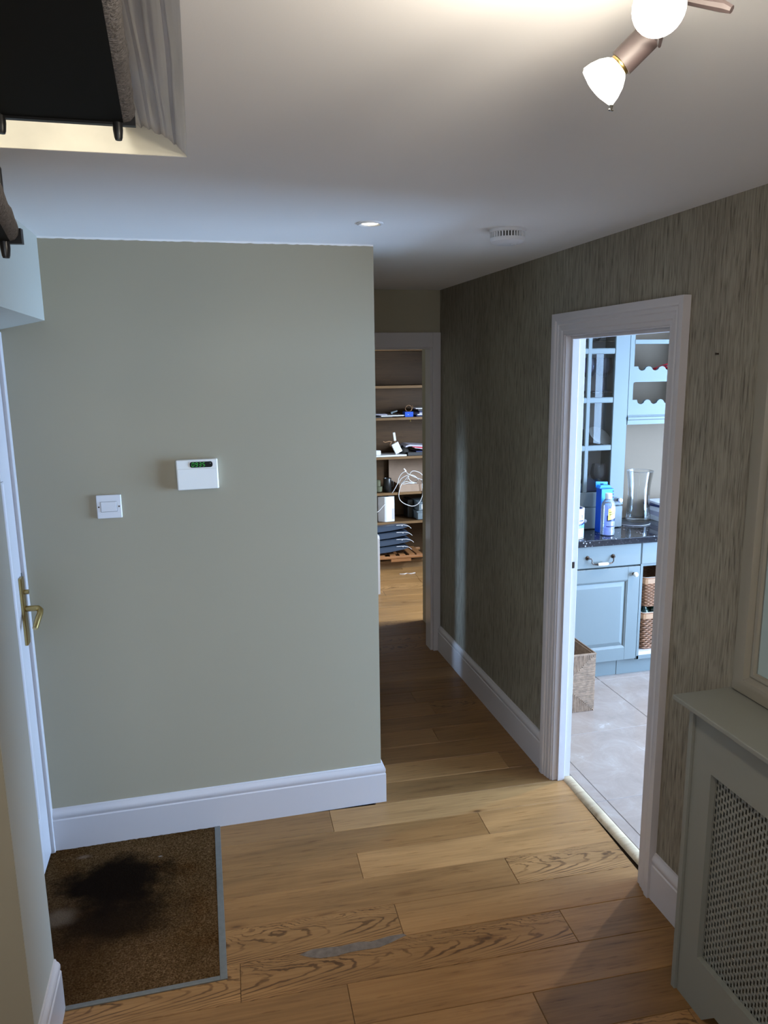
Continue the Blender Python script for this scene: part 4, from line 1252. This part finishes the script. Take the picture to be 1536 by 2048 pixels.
obj('blue_band', patch(a0, a1, WZ + .012, lambda t: WZ + .108 + sag(t), r + .0004), 'sky', can, 60)
obj('handle_band', patch(a0, a1, lambda t: WZ + .106 + sag(t), lambda t: WZ + .117 + sag(t), r + .0022), 'navy', can, 60)
obj('label', patch(math.radians(-140), math.radians(-42), WZ + .014, WZ + .062, r + .0008), 'paper', can, 60)
obj('label_line', patch(math.radians(-125), math.radians(-47), WZ + .022, WZ + .025, r + .0012), 'magenta', can, 60)
al_ = math.radians(-62)
MT_T = Matrix.Translation((2.016 + (r + .0008) * math.cos(al_), 3.795 + (r + .0008) * math.sin(al_), WZ + .127)) @ Matrix.Rotation(al_ + PI / 2, 4, 'Z') @ Matrix.Rotation(PI / 2, 4, 'X')
text('lettering', 'T', .028, MT_T, 'navy', can)
obj('logo_bar', patch(math.radians(-80), math.radians(-52), WZ + .103, WZ + .110, r + .0012), 'navy', can, 60)

box_ = thing('blue_carton', 'tall blue carton with a hanging tab behind the clear bottle', 'box', (2.266, 3.86, WZ))
b = B(); b.box(2.228, 3.845, WZ, 2.306, 3.905, 1.118, .001, 1); obj('body', b, 'blue', box_)
b = B(); b.box(2.2285, 3.8435, 1.02, 2.3055, 3.8448, 1.117); obj('front_shine', b, 'blue_lit', box_)  # lighter sheet paints a shine on the upper front
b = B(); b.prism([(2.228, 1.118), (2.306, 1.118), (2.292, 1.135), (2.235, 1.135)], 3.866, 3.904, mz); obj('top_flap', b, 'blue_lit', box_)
b = B()
b.prism([(2.224, 1.1185), (2.252, 1.1185), (2.252, 1.1525), (2.224, 1.1545)], 3.9055, 3.9065, mz); b.prism([(2.274, 1.1185), (2.300, 1.1185), (2.300, 1.149), (2.274, 1.151)], 3.9055, 3.9065, mz)
b.prism([(2.252, 1.1185), (2.274, 1.1185), (2.274, 1.131), (2.252, 1.131)], 3.9055, 3.9065, mz); b.prism([(2.252, 1.140), (2.274, 1.139), (2.274, 1.151), (2.252, 1.1525)], 3.9055, 3.9065, mz)
obj('hang_tab', b, 'blue_lit', box_)
for k in range(5):
    b = B(); b.box(2.299, 3.8425, 1.026 + k * .018, 2.305, 3.8434, 1.036 + k * .018); obj('print_mark', b, 'navy', box_)

bo = thing('clear_bottle', 'clear ribbed plastic bottle with white cap and yellow label on the worktop', 'bottle', (2.247, 3.797, WZ))
T = Matrix.Translation((2.247, 3.797, WZ)); R0 = .0395
pf = [(.030, 0), (R0, .004), (R0 + .001, .02), (R0 - .001, .035)]
for k in range(9):
    z = .04 + k * .0145
    pf += [(R0 - .0012, z), (R0 + .0006, z + .005), (R0 - .0012, z + .010)]
pf += [(R0 - .001, .172), (R0 - .004, .186), (.024, .206), (.0165, .212), (.0155, .222)]
b = B(); b.lathe(pf + [(rr - .0012, z) for rr, z in reversed(pf)], T, 40, False, False); bot = obj('body', b, 'water', bo, 60)
b = B(); b.lathe([(.019, .212), (.0195, .214), (.0195, .240), (.0175, .243), (.0001, .2435)], T, 28); obj('cap', b, 'plastic', bo, 40)
b = B(); b.lathe([(.017, .1905), (.0355, .177), (.0365, .1695), (.0362, .158), (.0363, .006), (.0001, .004)][::-1], T, 32, False, False); b.lathe([(.0355, .177), (.0001, .1772)], T, 32, False, False); obj('spirit', b, 'pane', bo, 60)
def bpatch(a0, a1, z0, z1, rr, sk=0):
    b = B(); A = []
    for i in range(13):
        t = i / 12; a = math.radians(a0 + (a1 - a0) * t)
        A.append([b.bm.verts.new((2.247 + rr * math.cos(a), 3.797 + rr * math.sin(a), WZ + z + sk * t)) for z in (z0, z1)])
    for p, q in zip(A, A[1:]): b.bm.faces.new([p[0], q[0], q[1], p[1]])
    return b
lb = obj('label', bpatch(-118, -50, .092, .158, R0 + .0012, .012), 'yellow', bo, 60)
obj('label_back', bpatch(-128, -48, .086, .120, R0 + .0009), 'navy', lb, 60)
obj('lower_print', bpatch(-130, -60, .052, .057, R0 + .0010), 'navy', lb, 60)
obj('label_top', bpatch(-96, -62, .148, .172, R0 + .0018), 'paper', lb, 60)
for k, wd in enumerate(('WHITE', 'SPIRIT')):
    for ci, ch in enumerate(wd):
        a = math.radians(-108 + (ci + .5) * (50 / len(wd)))
        Mx = Matrix.Translation((2.247 + (R0 + .0018) * math.cos(a), 3.797 + (R0 + .0018) * math.sin(a), WZ + .138 - k * .014 + .0016 * ci)) @ Matrix.Rotation(a + PI / 2, 4, 'Z') @ Matrix.Rotation(PI / 2, 4, 'X')
        text('lettering', ch, .011, Mx, 'ink', lb)

va = thing('glass_vase', 'tall waisted clear glass vase on the worktop by the beige wall', 'vase', (2.616, 4.07, WZ + .006))
T = Matrix.Translation((2.616, 4.07, WZ + .0065))
out_ = [(.070, 0), (.0755, .006), (.075, .03), (.069, .09), (.0655, .15), (.066, .20), (.071, .25), (.078, .295), (.0805, .312)]
inn_ = [(r_ - .0035, z) for r_, z in reversed(out_[3:])] + [(.068, .045), (.060, .034), (.0001, .032)]
b = B(); b.lathe(out_ + inn_, T, 48, True, False); obj('body', b, 'vase', va, 60)
b = B(); b.lathe([(.0805, .311), (.0815, .313), (.0795, .3145), (.077, .312)], T, 48, False, False); obj('rim', b, 'goblet', va, 60)
b = B(); b.lathe([(.1, 0), (.104, .003), (.103, .0055), (.0001, .006)], Matrix.Translation((2.565, 4.045, WZ)), 48)
pm = tag(obj('table_mat', b, 'slate', smooth=30), 'round dark slate mat under the glass vase', 'mat')
b = B(); b.lathe([(.104, .0022), (.1048, .0034), (.104, .0046)], Matrix.Translation((2.565, 4.045, WZ)), 48, False, False); obj('edge', b, 'paper', pm, 60)
lab_m = ['bottom magazine of the pile at the end of the worktop', 'second magazine from the bottom of the worktop pile', 'middle magazine of the worktop pile', 'dark folder near the top of the worktop pile', 'white papers on top of the worktop pile']
for k, (c_, dz, dx, rot) in enumerate((('paper', .03, 0, 2), ('lilac', .028, .004, -3), ('paper', .03, -.004, 4), ('navy', .012, -.012, 7), ('paper', .014, .006, -2))):
    z = WZ + [0, .0305, .059, .0895, .102][k]
    b = B(); b.box(-.12, -.085, 0, .12, .085, dz, .001, 1, Matrix.Translation((2.855 + dx, 4.10, z)) @ Matrix.Rotation(math.radians(rot), 4, 'Z'))
    tag(obj('magazine', b, c_), lab_m[k], 'magazine', 'pile of papers on the worktop')

# seagrass basket on the kitchen floor
sb = thing('seagrass_basket', 'square seagrass basket on the kitchen tiles just inside the door', 'basket', (1.79, 3.52, 0))
SX0, SX1, SY0, SY1, SH = 1.600, 1.962, 3.375, 3.70, .322
b = B()
tk = .010
b.box(SX0 + tk, SY0 + tk, .001, SX1 - tk, SY1 - tk, .012)
b.box(SX0 + tk * .4, SY0 + tk * .4, .001, SX1 - tk * .4, SY0 + tk, SH - .003); b.box(SX0 + tk * .4, SY1 - tk, .001, SX1 - tk * .4, SY1 - tk * .4, SH - .003)
b.box(SX0 + tk * .4, SY0 + tk, .001, SX0 + tk, SY1 - tk, SH - .003); b.box(SX1 - tk, SY0 + tk, .001, SX1 - tk * .4, SY1 - tk, SH - .003)
obj('frame', b, 'seagrass', sb)
wv = B(); pitch = .0078
def strand(p, q, nrm):
    p = Vector(p); q = Vector(q)
    n = max(2, int((q - p).length / .03)); up = Vector(nrm)
    wv.tube([p.lerp(q, i / n) + up * random.uniform(-.0010, .0010) + Vector((0, 0, random.uniform(-.0008, .0008))) for i in range(n + 1)], .0043, 5)
def face_weave(origin, ud, nrm, W, H):
    o_ = Vector(origin); ud = Vector(ud); zd = Vector((0, 0, 1))
    n = int(W / pitch)
    for i in range(n):                       # upright strands top and bottom, up to the diagonals
        u = (i + .5) * W / n; m = min(u, W - u) * H / W
        if m > .004:
            strand(o_ + ud * u + zd * .002, o_ + ud * u + zd * m, nrm); strand(o_ + ud * u + zd * (H - m), o_ + ud * u + zd * (H - .002), nrm)
    n = int(H / pitch)
    for i in range(n):                       # level strands left and right
        v = (i + .5) * H / n; m = min(v, H - v) * W / H
        if m > .004:
            strand(o_ + zd * v, o_ + ud * m + zd * v, nrm); strand(o_ + ud * (W - m) + zd * v, o_ + ud * W + zd * v, nrm)
face_weave((SX0, SY0, 0), (1, 0, 0), (0, -1, 0), SX1 - SX0, SH)
face_weave((SX1, SY0, 0), (0, 1, 0), (1, 0, 0), SY1 - SY0, SH)
face_weave((SX0, SY0, 0), (0, 1, 0), (-1, 0, 0), SY1 - SY0, SH)
tag(obj('weave', wv, 'seagrass', sb, 60), kind='stuff')
b = B(); b.tube([(SX0, SY0, SH), (SX1, SY0, SH), (SX1, SY1, SH), (SX0, SY1, SH)], .0065, 6, True); obj('rim', b, 'seagrass', sb, 60)
b = B(); b.box(1.66, 3.43, .0125, 1.90, 3.62, .20, .01, 2); tag(obj('paper_bundle', b, 'card'), 'brown paper bundle inside the seagrass basket', 'paper')

# ------------------------------------------------------------------ study
b = B(); b.box(-.6, 6.80, 0, 3.4, 6.9, ZC); struct(obj('wall_study', b, 'sage'), 'study wall behind the bookcase', 'wall')
b = B(); b.box(XR + .06, YE + .1, 0, XR + .16, 5.02, ZC); struct(obj('wall_study_return', b, 'sage'), 'short study wall just inside the far doorway', 'wall')
b = B(); b.box(3.3, YE + .1, 0, 3.4, 4.7, ZC); b.box(3.3, 4.7, 0, 3.4, 5.6, .8); b.box(3.3, 4.7, 1.9, 3.4, 5.6, ZC); b.box(3.3, 5.6, 0, 3.4, 6.80, ZC)
struct(obj('wall_study_window', b, 'sage'), 'study wall with a window, out of view', 'wall')
wo = struct(empty('window_4', (3.35, 5.15, .8)), 'white study window, out of view', 'window')
b = B(); b.sweep([(4.7, .8), (5.6, .8), (5.6, 1.9), (4.7, 1.9)], [(0, -.04), (.05, -.04), (.05, .03), (0, .03)], lambda u, v, h: (3.35 + h, u, v), True); obj('frame', b, 'white', wo)
b = B(); b.box(3.349, 4.73, .83, 3.352, 5.57, 1.87); obj('pane', b, 'glass', wo)
b = B(); b.box(-.7, YE + .1, 0, -.6, 6.80, ZC); b.box(-.7, YE, 0, XA - .12, YE + .1, ZC); b.box(XR + .080, KY1 + .1, 0, 3.4, YE + .1, ZC)
struct(obj('wall_study_side', b, 'sage'), 'sage side walls of the study', 'wall')
b = B(); b.box(-.7, YE, ZC, 3.4, 6.9, ZC + .1); struct(obj('ceiling_study', b, 'ceiling'), 'white study ceiling', 'ceiling')

BX0, BX1, BY0, BY1 = 1.05, 2.35, 6.45, 6.795
bc = thing('bookcase', 'floor-to-ceiling oak bookcase seen through the far doorway', 'bookcase', (1.7, 6.6, 0))
SHZ = [1.985, 1.663, 1.384, 1.035, .710, .440]
for x in (BX0, BX1 - .02):
    b = B(); b.box(x, BY0 + .002, .0, x + .02, BY1 - .012, 2.16); obj('side_panel', b, 'oak_case', bc)
b = B(); b.box(BX0, BY1 - .0115, 0, BX1, BY1, 2.16); obj('back_panel', b, 'oak_case', bc)
for z in SHZ + [.078]:
    b = B(); b.box(BX0 + .0205, BY0 + .009, z - .021, BX1 - .0205, BY1 - .012, z); sh_ = obj('shelf', b, 'oak_case', bc)
    b = B(); b.box(BX0 + .0205, BY0, z - .022, BX1 - .0205, BY0 + .0088, z + .0005, .001, 1); obj('lipping', b, 'oak_edge', sh_)
b = B(); b.box(BX0 + .0205, BY0 + .012, 0, BX1 - .0205, BY0 + .028, .056); obj('plinth', b, 'oak_edge', bc)
b = B(); b.box(BX0, BY0, 2.14, BX1, BY1 - .012, 2.16); obj('top', b, 'oak_case', bc)
b = B(); b.lathe([(.004, 0), (.004, .010), (.007, .012), (.007, .018), (.0001, .02)], axis_matrix((1.822, BY0 + .02, 1.362), (0, 0, -1)), 10); obj('shelf_peg', b, 'brass', bc)

def box_thing(name, label, cat, x0, y0, z0, x1, y1, z1, mat, rot=0, bev=.001, group=None, tilt=0):
    cx, cy = (x0 + x1) / 2, (y0 + y1) / 2
    M = Matrix.Translation((cx, cy, z0)) @ Matrix.Rotation(math.radians(rot), 4, 'Z') @ Matrix.Rotation(math.radians(tilt), 4, 'Y')
    b = B(); b.box(-(x1 - x0) / 2, -(y1 - y0) / 2, 0, (x1 - x0) / 2, (y1 - y0) / 2, z1 - z0, bev, 1, M)
    return tag(obj(name, b, mat), label, cat, group)
Z3, Z4, Z5, Z6, Z7 = 1.3848, 1.0358, .7108, .4408, .0788
# shelf three
g = 'papers on the third shelf'
box_thing('papers', 'dark folder flat on the left of the third shelf', 'papers', 1.47, 6.48, Z3, 1.66, 6.70, Z3 + .008, 'slate', 0, group=g)
box_thing('papers', 'white papers on the dark folder, third shelf', 'papers', 1.55, 6.475, Z3 + .0085, 1.77, 6.70, Z3 + .018, 'paper', 2, group=g)
box_thing('papers', 'grey booklet left on the white papers, third shelf', 'papers', 1.50, 6.52, Z3 + .0185, 1.63, 6.68, Z3 + .028, 'lilac', -6, group=g)
gl = thing('stapler', 'small grey stapler on the papers, third shelf', 'stapler', (1.69, 6.54, Z3 + .018))
b = B(); b.box(1.66, 6.535, Z3 + .0185, 1.725, 6.56, Z3 + .024, .001, 1); obj('base', b, 'slate', gl)
b = B(); b.box(0, 0, 0, .062, .022, .014, .003, 2, Matrix.Translation((1.662, 6.536, Z3 + .030)) @ Matrix.Rotation(math.radians(-14), 4, 'Y')); b.box(1.664, 6.54, Z3 + .024, 1.676, 6.556, Z3 + .034); obj('arm', b, 'greybox', gl)
bb_ = thing('blue_box', 'small bright blue box on the third shelf', 'box', (1.81, 6.51, Z3))
b = B(); b.box(1.772, 6.47, Z3, 1.850, 6.55, Z3 + .046, .002, 1); obj('body', b, 'blue', bb_)
b = B(); b.lathe([(.0001, 0), (.0035, 0), (.0035, .0006), (.0001, .0008)], axis_matrix((1.803, 6.47, Z3 + .022), (0, -1, 0)), 10); obj('dot', b, 'plastic', bb_)
b = B(); b.tube([(1.795 + .03 * math.cos(a) + .02, 6.50 + .01 * math.sin(2 * a), Z3 + .075 + .028 * math.sin(a)) for a in [k * 2 * PI / 16 for k in range(16)]], .0022, 6, True)
b.tube([(1.82, 6.50, Z3 + .047), (1.84, 6.50, Z3 + .060), (1.858, 6.51, Z3 + .085), (1.85, 6.51, Z3 + .10)], .0022, 6)
tag(obj('cord', b, 'wicker_rail', smooth=60), 'looped thin cord on the blue box, third shelf', 'cord')
zz = Z3
for k, (h, m_, dx, lab) in enumerate(((.013, 'navy', .0, 'navy book at the bottom of the right pile, third shelf'), (.010, 'paper', .004, 'white book second in the right pile, third shelf'), (.012, 'lilac', .018, 'lilac book in the middle of the right pile, third shelf'), (.014, 'navy', .025, 'dark book fourth in the right pile, third shelf'), (.016, 'slate', .01, 'black book fifth in the right pile, third shelf'), (.008, 'paper', -.006, 'white pad on top of the right pile, third shelf'))):
    box_thing('book', lab, 'book', 1.885 + dx, 6.475, zz, 2.10 + dx, 6.68, zz + h, m_, (k * 37) % 5 - 2, group='right pile of books on the third shelf')
    zz += h + .0005
# shelf four
box_thing('tray_lid', 'flat white tray lid on the fourth shelf', 'tray', 1.50, 6.465, Z4, 1.785, 6.66, Z4 + .014, 'plastic', 0)
box_thing('adapter', 'small white plug adapter at the left of the fourth shelf', 'adapter', 1.505, 6.49, Z4 + .0145, 1.552, 6.535, Z4 + .056, 'plastic', 0, .004)
sc_ = thing('wifi_extender', 'white device with an upright aerial leaning on the fourth shelf', 'extender', (1.70, 6.53, Z4 + .0145))
b = B(); b.box(-.034, -.012, 0, .034, .012, .098, .005, 2, Matrix.Translation((1.725, 6.51, Z4 + .028)) @ Matrix.Rotation(math.radians(-26), 4, 'Y')); obj('body', b, 'plastic', sc_)
b = B(); b.box(-.011, -.006, 0, .011, .006, .076, .003, 2, Matrix.Translation((1.690, 6.515, 1.172)) @ Matrix.Rotation(math.radians(-8), 4, 'Y')); obj('aerial', b, 'plastic', sc_)
b = B(); b.tube([(1.69, 6.515, 1.174), (1.688, 6.515, 1.15), (1.694, 6.512, 1.13)], .004, 8); b.tube([(1.583, 6.52, 1.168), (1.60, 6.52, 1.160), (1.635, 6.52, 1.168), (1.66, 6.52, 1.165), (1.645, 6.52, 1.14), (1.65, 6.52, 1.12)], .0035, 8); obj('lead', b, 'wicker_rail', sc_, 60)
b = B(); b.lathe([(.0001, 0), (.038, .004), (.045, .02), (.043, .05), (.034, .075), (.02, .085), (.0001, .088)], Matrix.Translation((1.785, 6.56, Z4 + .0005)), 16)
tag(obj('pouch', b, 'dark', smooth=60), 'crumpled black pouch behind the white device, fourth shelf', 'pouch')
g = 'folders on the fourth shelf'
box_thing('folder', 'grey folder flat at the right of the fourth shelf', 'folder', 1.80, 6.475, Z4, 2.10, 6.70, Z4 + .030, 'slate', 0, group=g)
box_thing('folder', 'dark blue folder second in the right pile, fourth shelf', 'folder', 1.87, 6.48, Z4 + .0305, 2.12, 6.70, Z4 + .040, 'navy', 3, group=g)
def sheet(name, pts, y0, y1, th, mat, label, cat, group):
    b = B(); b.prism(pts + [(x, z + th) for x, z in reversed(pts)], y0, y1, mz)
    tag(obj(name, b, mat), label, cat, group)
sheet('folder', [(1.86, 1.104), (1.97, 1.087), (2.12, 1.073)], 6.47, 6.68, .006, 'paper', 'white folder sloping under the red one, fourth shelf', 'folder', g)
sheet('folder', [(1.84, 1.1135), (1.97, 1.094), (2.12, 1.080)], 6.465, 6.68, .012, 'red', 'red folder sloping over the fourth shelf', 'folder', g)
sheet('folder', [(1.775, 1.1135), (1.81, 1.124), (1.92, 1.116), (2.12, 1.096)], 6.46, 6.68, .013, 'lilac', 'lilac folder lying on the red folder, fourth shelf', 'folder', g)
# shelf five
b = B(); b.lathe([(.034, 0), (.037, .004), (.037, .12), (.035, .124), (.033, .118), (.033, .01), (.0001, .008)], Matrix.Translation((1.616, 6.52, Z5)), 24)
cu_ = tag(obj('mug', b, 'black', smooth=40), 'black insulated mug on the fifth shelf', 'mug')
b = B(); b.tube([(1.650, 6.52, Z5 + .10), (1.668, 6.52, Z5 + .095), (1.670, 6.52, Z5 + .05), (1.651, 6.52, Z5 + .04)], .005, 8); obj('handle', b, 'black', cu_, 60)
b = B(); b.lathe([(.030, 0), (.042, .006), (.045, .05), (.040, .052)], Matrix.Translation((1.53, 6.54, Z5)), 20); b.lathe([(.018, .052), (.028, .054), (.028, .10), (.02, .108), (.0001, .11)], Matrix.Translation((1.53, 6.54, Z5)), 20)
tag(obj('pot', b, 'olive', smooth=40), 'olive pot with a lid left of the black mug, fifth shelf', 'pot')
ct = thing('cardboard_tray', 'shallow brown cardboard tray full of cables on the fifth shelf', 'box', (1.9, 6.6, Z5))
b = B()
b.box(1.715, 6.462, Z5, 2.10, 6.467, Z5 + .066); b.box(1.715, 6.72, Z5, 2.10, 6.725, Z5 + .066); b.box(1.715, 6.467, Z5, 1.720, 6.72, Z5 + .066); b.box(2.095, 6.467, Z5, 2.10, 6.72, Z5 + .066); b.box(1.72, 6.467, Z5, 2.095, 6.72, Z5 + .005)
obj('body', b, 'card', ct)
box_thing('cardboard_sheet', 'brown cardboard sheet standing at the back of the fifth shelf', 'cardboard', 1.685, 6.74, Z5, 2.06, 6.75, Z5 + .265, 'card', 0)
def smooth_path(P, n=7):
    P = [Vector(p) for p in P]; out = []
    for i in range(len(P) - 1):
        p0 = P[max(0, i - 1)]; p1 = P[i]; p2 = P[i + 1]; p3 = P[min(len(P) - 1, i + 2)]
        for k in range(n):
            t = k / n
            out.append(.5 * ((2 * p1) + (-p0 + p2) * t + (2 * p0 - 5 * p1 + 4 * p2 - p3) * t * t + (-p0 + 3 * p1 - 3 * p2 + p3) * t ** 3))
    out.append(P[-1]); return out
def cable(P, label, mat='plastic', r=.0031):
    b = B(); b.tube(smooth_path(P), r, 7); tag(obj('cable', b, mat, smooth=60), label, 'cable', 'white cables on the fifth shelf')
cy_ = 6.445
cable([(1.622, 6.50, .676), (1.645, cy_, .715), (1.690, cy_, .790), (1.705, cy_, .845), (1.735, cy_, .885), (1.768, cy_, .898), (1.80, 6.48, .872), (1.87, 6.48, .835), (1.93, 6.47, .812), (1.965, 6.47, .797)], 'white cable rising from the white router to the cardboard tray')
cable([(1.75, 6.50, .78), (1.725, cy_, .778), (1.706, cy_, .722), (1.703, cy_, .672), (1.722, cy_, .630), (1.77, cy_, .597), (1.832, cy_, .578), (1.885, cy_, .597), (1.918, cy_, .650), (1.927, cy_, .70), (1.922, cy_, .755), (1.925, cy_, .787), (1.94, 6.50, .80)], 'white cable hanging in a long loop below the cardboard tray')
cable([(1.93, 6.48, .79), (1.945, cy_, .765), (1.963, cy_, .71), (1.973, cy_, .65), (1.982, cy_, .605), (1.994, cy_ + .01, .578)], 'white cable dropping to the grey storage drawers')
cable([(1.79, 6.50, .795), (1.835, 6.49, .888), (1.90, 6.49, .882), (1.94, 6.49, .85), (1.945, 6.49, .82), (1.93, 6.50, .79)], 'white cable arching over the right of the cardboard tray')
cable([(1.715, 6.49, .79), (1.74, 6.49, .83), (1.80, 6.49, .858), (1.86, 6.49, .85), (1.90, 6.50, .81), (1.88, 6.53, .785)], 'white cable in a low arch over the cardboard tray')
cable([(1.74, 6.50, .785), (1.775, 6.49, .815), (1.80, 6.48, .85), (1.805, 6.48, .83), (1.83, 6.48, .80), (1.88, 6.48, .783)], 'white cable bent to a point in the cardboard tray')
cable([(1.74, 6.475, .782), (1.77, 6.475, .80), (1.81, 6.475, .795), (1.86, 6.475, .782), (1.80, 6.475, .784), (1.75, 6.475, .779)], 'white cable coiled along the edge of the cardboard tray')
cable([(1.575, 6.452, .612), (1.55, 6.452, .585), (1.52, 6.452, .552), (1.49, 6.452, .535)], 'white cable slanting across the white router to the left', r=.003)
b = B(); b.tube([(1.752, 6.45, .925), (1.772, 6.45, .90)], [.006, .007], 8); tag(obj('plug', b, 'plastic', smooth=40), 'white plug tip sticking up above the cables', 'plug', 'plugs on the white cables')
b = B(); b.box(1.958, 6.46, .783, 1.968, 6.48, .812, .002, 1); tag(obj('plug', b, 'plastic'), 'white plug at the right end of the cables', 'plug', 'plugs on the white cables')
# shelf six
ro = thing('router', 'tall white router standing on the sixth shelf', 'router', (1.6, 6.52, Z6))
b = B(); b.prism([(1.520, 6.50), (1.574, 6.462), (1.590, 6.460), (1.668, 6.475), (1.672, 6.50), (1.662, 6.60), (1.53, 6.60)], Z6, Z6 + .232, XY); bmesh.ops.bevel(b.bm, geom=list(b.bm.edges), offset=.003, segments=1, affect='EDGES'); obj('body', b, 'plastic', ro)
b = B(); b.box(0, 0, 0, .022, .0012, .10, .0004, 1, Matrix.Translation((1.645, 6.4695, Z6 + .022)) @ Matrix.Rotation(math.radians(11), 4, 'Z')); obj('panel', b, 'lilac', ro)
for k, (x0, z0, h, lab) in enumerate(((1.886, Z6, .080, 'lower blue-grey storage drawer on the sixth shelf'), (1.897, Z6 + .081, .084, 'upper blue-grey storage drawer with a white square label'))):
    t = thing('storage_drawer', lab, 'storage box', (1.95, 6.55, z0), 'storage drawers on the sixth shelf')
    b = B(); b.box(x0 - .008, 6.470, z0 + h - .012, 2.13, 6.70, z0 + h, .002, 1); b.box(x0, 6.478, z0, 2.12, 6.70, z0 + h - .0125, .002, 1); obj('shell', b, 'greybox', t)
    b = B(); b.box(x0 + .105, 6.4755, z0 + .012, 2.12, 6.4775, z0 + h - .016); obj('opening', b, 'dark', t)
    b = B(); b.box(x0 + .004, 6.474, z0 + .004, x0 + .10, 6.4778, z0 + h - .014, .002, 1); fr_ = obj('front', b, 'greybox', t)
    if k:
        b = B(); b.prism(rrect(x0 + .028, z0 + .016, x0 + .080, z0 + .066, .010), 6.4728, 6.4738, mz); obj('square_label', b, 'paper', fr_)
box_thing('black_case', 'black case standing behind the storage drawers', 'case', 1.83, 6.60, Z6, 1.88, 6.76, Z6 + .17, 'black', 0, .004)
# bottom bay
for k in range(4):
    lab = ['top', 'second', 'third', 'bottom'][k] + ' curved steel-blue letter tray of the stack in the lowest bay'
    t = thing('letter_tray', lab, 'letter tray', (1.55, 6.42, .40 - .065 * k), 'letter trays in the lowest bay')
    zt_ = [.425, .357, .292, .228][k]; xe = [1.800, 1.810, 1.824, 1.803][k]
    top = [(1.30, zt_ - .022), (1.50, zt_ - .008), (1.66, zt_), (xe - .07, zt_ - .001), (xe - .04, zt_ - .008), (xe - .018, zt_ - .019), (xe, zt_ - .036)]
    b = B(); b.prism(top + [(x - .001, z - .0035) for x, z in reversed(top)], 6.385, 6.66, mz); obj('sheet', b, 'tray', t)
    b = B(); b.prism(top[2:] + [(x - .001, z - .0038) for x, z in reversed(top[2:])], 6.3815, 6.3848, mz); obj('rim', b, 'paper', t)
    low = [(1.30, zt_ - .0265), (1.50, zt_ - .0125), (1.66, zt_ - .0045), (xe - .07, zt_ - .006), (xe - .042, zt_ - .013), (xe - .030, zt_ - .024), (xe - .08, zt_ - .036), (1.60, zt_ - .052), (1.30, zt_ - .073)]
    b = B(); b.prism(low, 6.388, 6.394, mz); obj('front', b, 'tray', t)
    b = B(); b.lathe([(.0001, 0), (.004, 0), (.004, .002), (.0001, .003)], axis_matrix((1.715 + .008 * (k % 2), 6.388, zt_ - .010), (0, -1, 0)), 8); obj('stud', b, 'paper', t)
rk = thing('slatted_rack', 'varnished brown slatted wooden rack lying in the lowest bay', 'rack', (1.7, 6.5, .09))
b = B(); b.box(1.35, 6.385, .108, 1.965, 6.412, .134, .006, 2); obj('rail', b, 'slat', rk)
b = B(); b.box(1.35, 6.66, .108, 1.965, 6.687, .134, .006, 2); obj('rail', b, 'slat', rk)
for x in (1.40, 1.50, 1.60, 1.69, 1.78, 1.85):
    b = B(); b.box(x, 6.39, .1345, x + .055, 6.685, .145, .002, 1); obj('slat', b, 'slat', rk)
b = B(); b.box(1.61, 6.39, .0795, 1.80, 6.42, .1075, .002, 1); obj('foot', b, 'slat', rk)
b = B(); b.box(1.40, 6.65, .0795, 1.80, 6.68, .1075, .002, 1); obj('foot', b, 'slat', rk)
b = B(); b.tube(smooth_path([(1.655, 6.26, .002), (1.69, 6.245, .003), (1.72, 6.262, .002), (1.75, 6.242, .003), (1.80, 6.262, .002)]), .0028, 6)
tag(obj('string', b, 'paper', smooth=60), 'scrap of white string on the study floor', 'string')
lc = thing('low_unit', 'white low unit whose rounded end panel shows past the wall edge', 'unit', (1.1, 6.0, 0))
b = B()
pr = [(5.72, .001), (6.3, .001), (6.3, .49), (5.75, .49)] + [(5.75 - .03 * math.sin(a), .46 + .03 * math.cos(a)) for a in [k * PI / 12 for k in range(1, 7)]]
b.prism(pr, 1.323, 1.348, lambda u, v, h: (h, u, v)); obj('end_panel', b, 'white', lc)
b = B(); b.prism(pr, .86, .885, lambda u, v, h: (h, u, v)); obj('end_panel', b, 'white', lc)
b = B(); b.box(.8855, 5.74, .44, 1.3225, 6.29, .46); b.box(.8855, 5.74, .06, 1.3225, 6.29, .08); b.box(.8855, 6.275, .08, 1.3225, 6.29, .44); obj('shelf', b, 'white', lc)

# recessed downlight in the kitchen ceiling: throws the wedge of light over the threshold
kd = thing('recessed_downlight', 'lit recessed downlight in the kitchen ceiling, out of view', 'downlight', (2.86, 3.10, ZC))
T = Matrix.Translation((2.86, 3.10, 0))
b = B(); b.lathe([(.0265, ZC - .001), (.028, ZC - .003), (.036, ZC - .0055), (.042, ZC - .003), (.0425, ZC)], T, 36, False, False); obj('bezel', b, 'plastic', kd, 40)
b = B(); b.lathe([(.0267, ZC - .0004), (.022, ZC - .0022), (.0001, ZC - .003)], T, 30, False); obj('lens', b, 'diode', kd, 60)
light('kitchen_downlight_beam', 'SPOT', (2.86, 3.10, ZC - .015), 80, (1.0, .90, .78), (1.95, 2.55, 0), (.03, 0), 98, .35)

nl = B(); nl.lathe([(.0001, 0), (.0022, 0), (.0022, .008), (.0038, .009), (.0001, .011)], axis_matrix((XR, 1.882, 1.853), (-1, 0, 0)), 8)
tag(obj('nail', nl, 'bronze'), 'tiny dark nail in the wallpaper to the right of the kitchen doorway', 'nail')
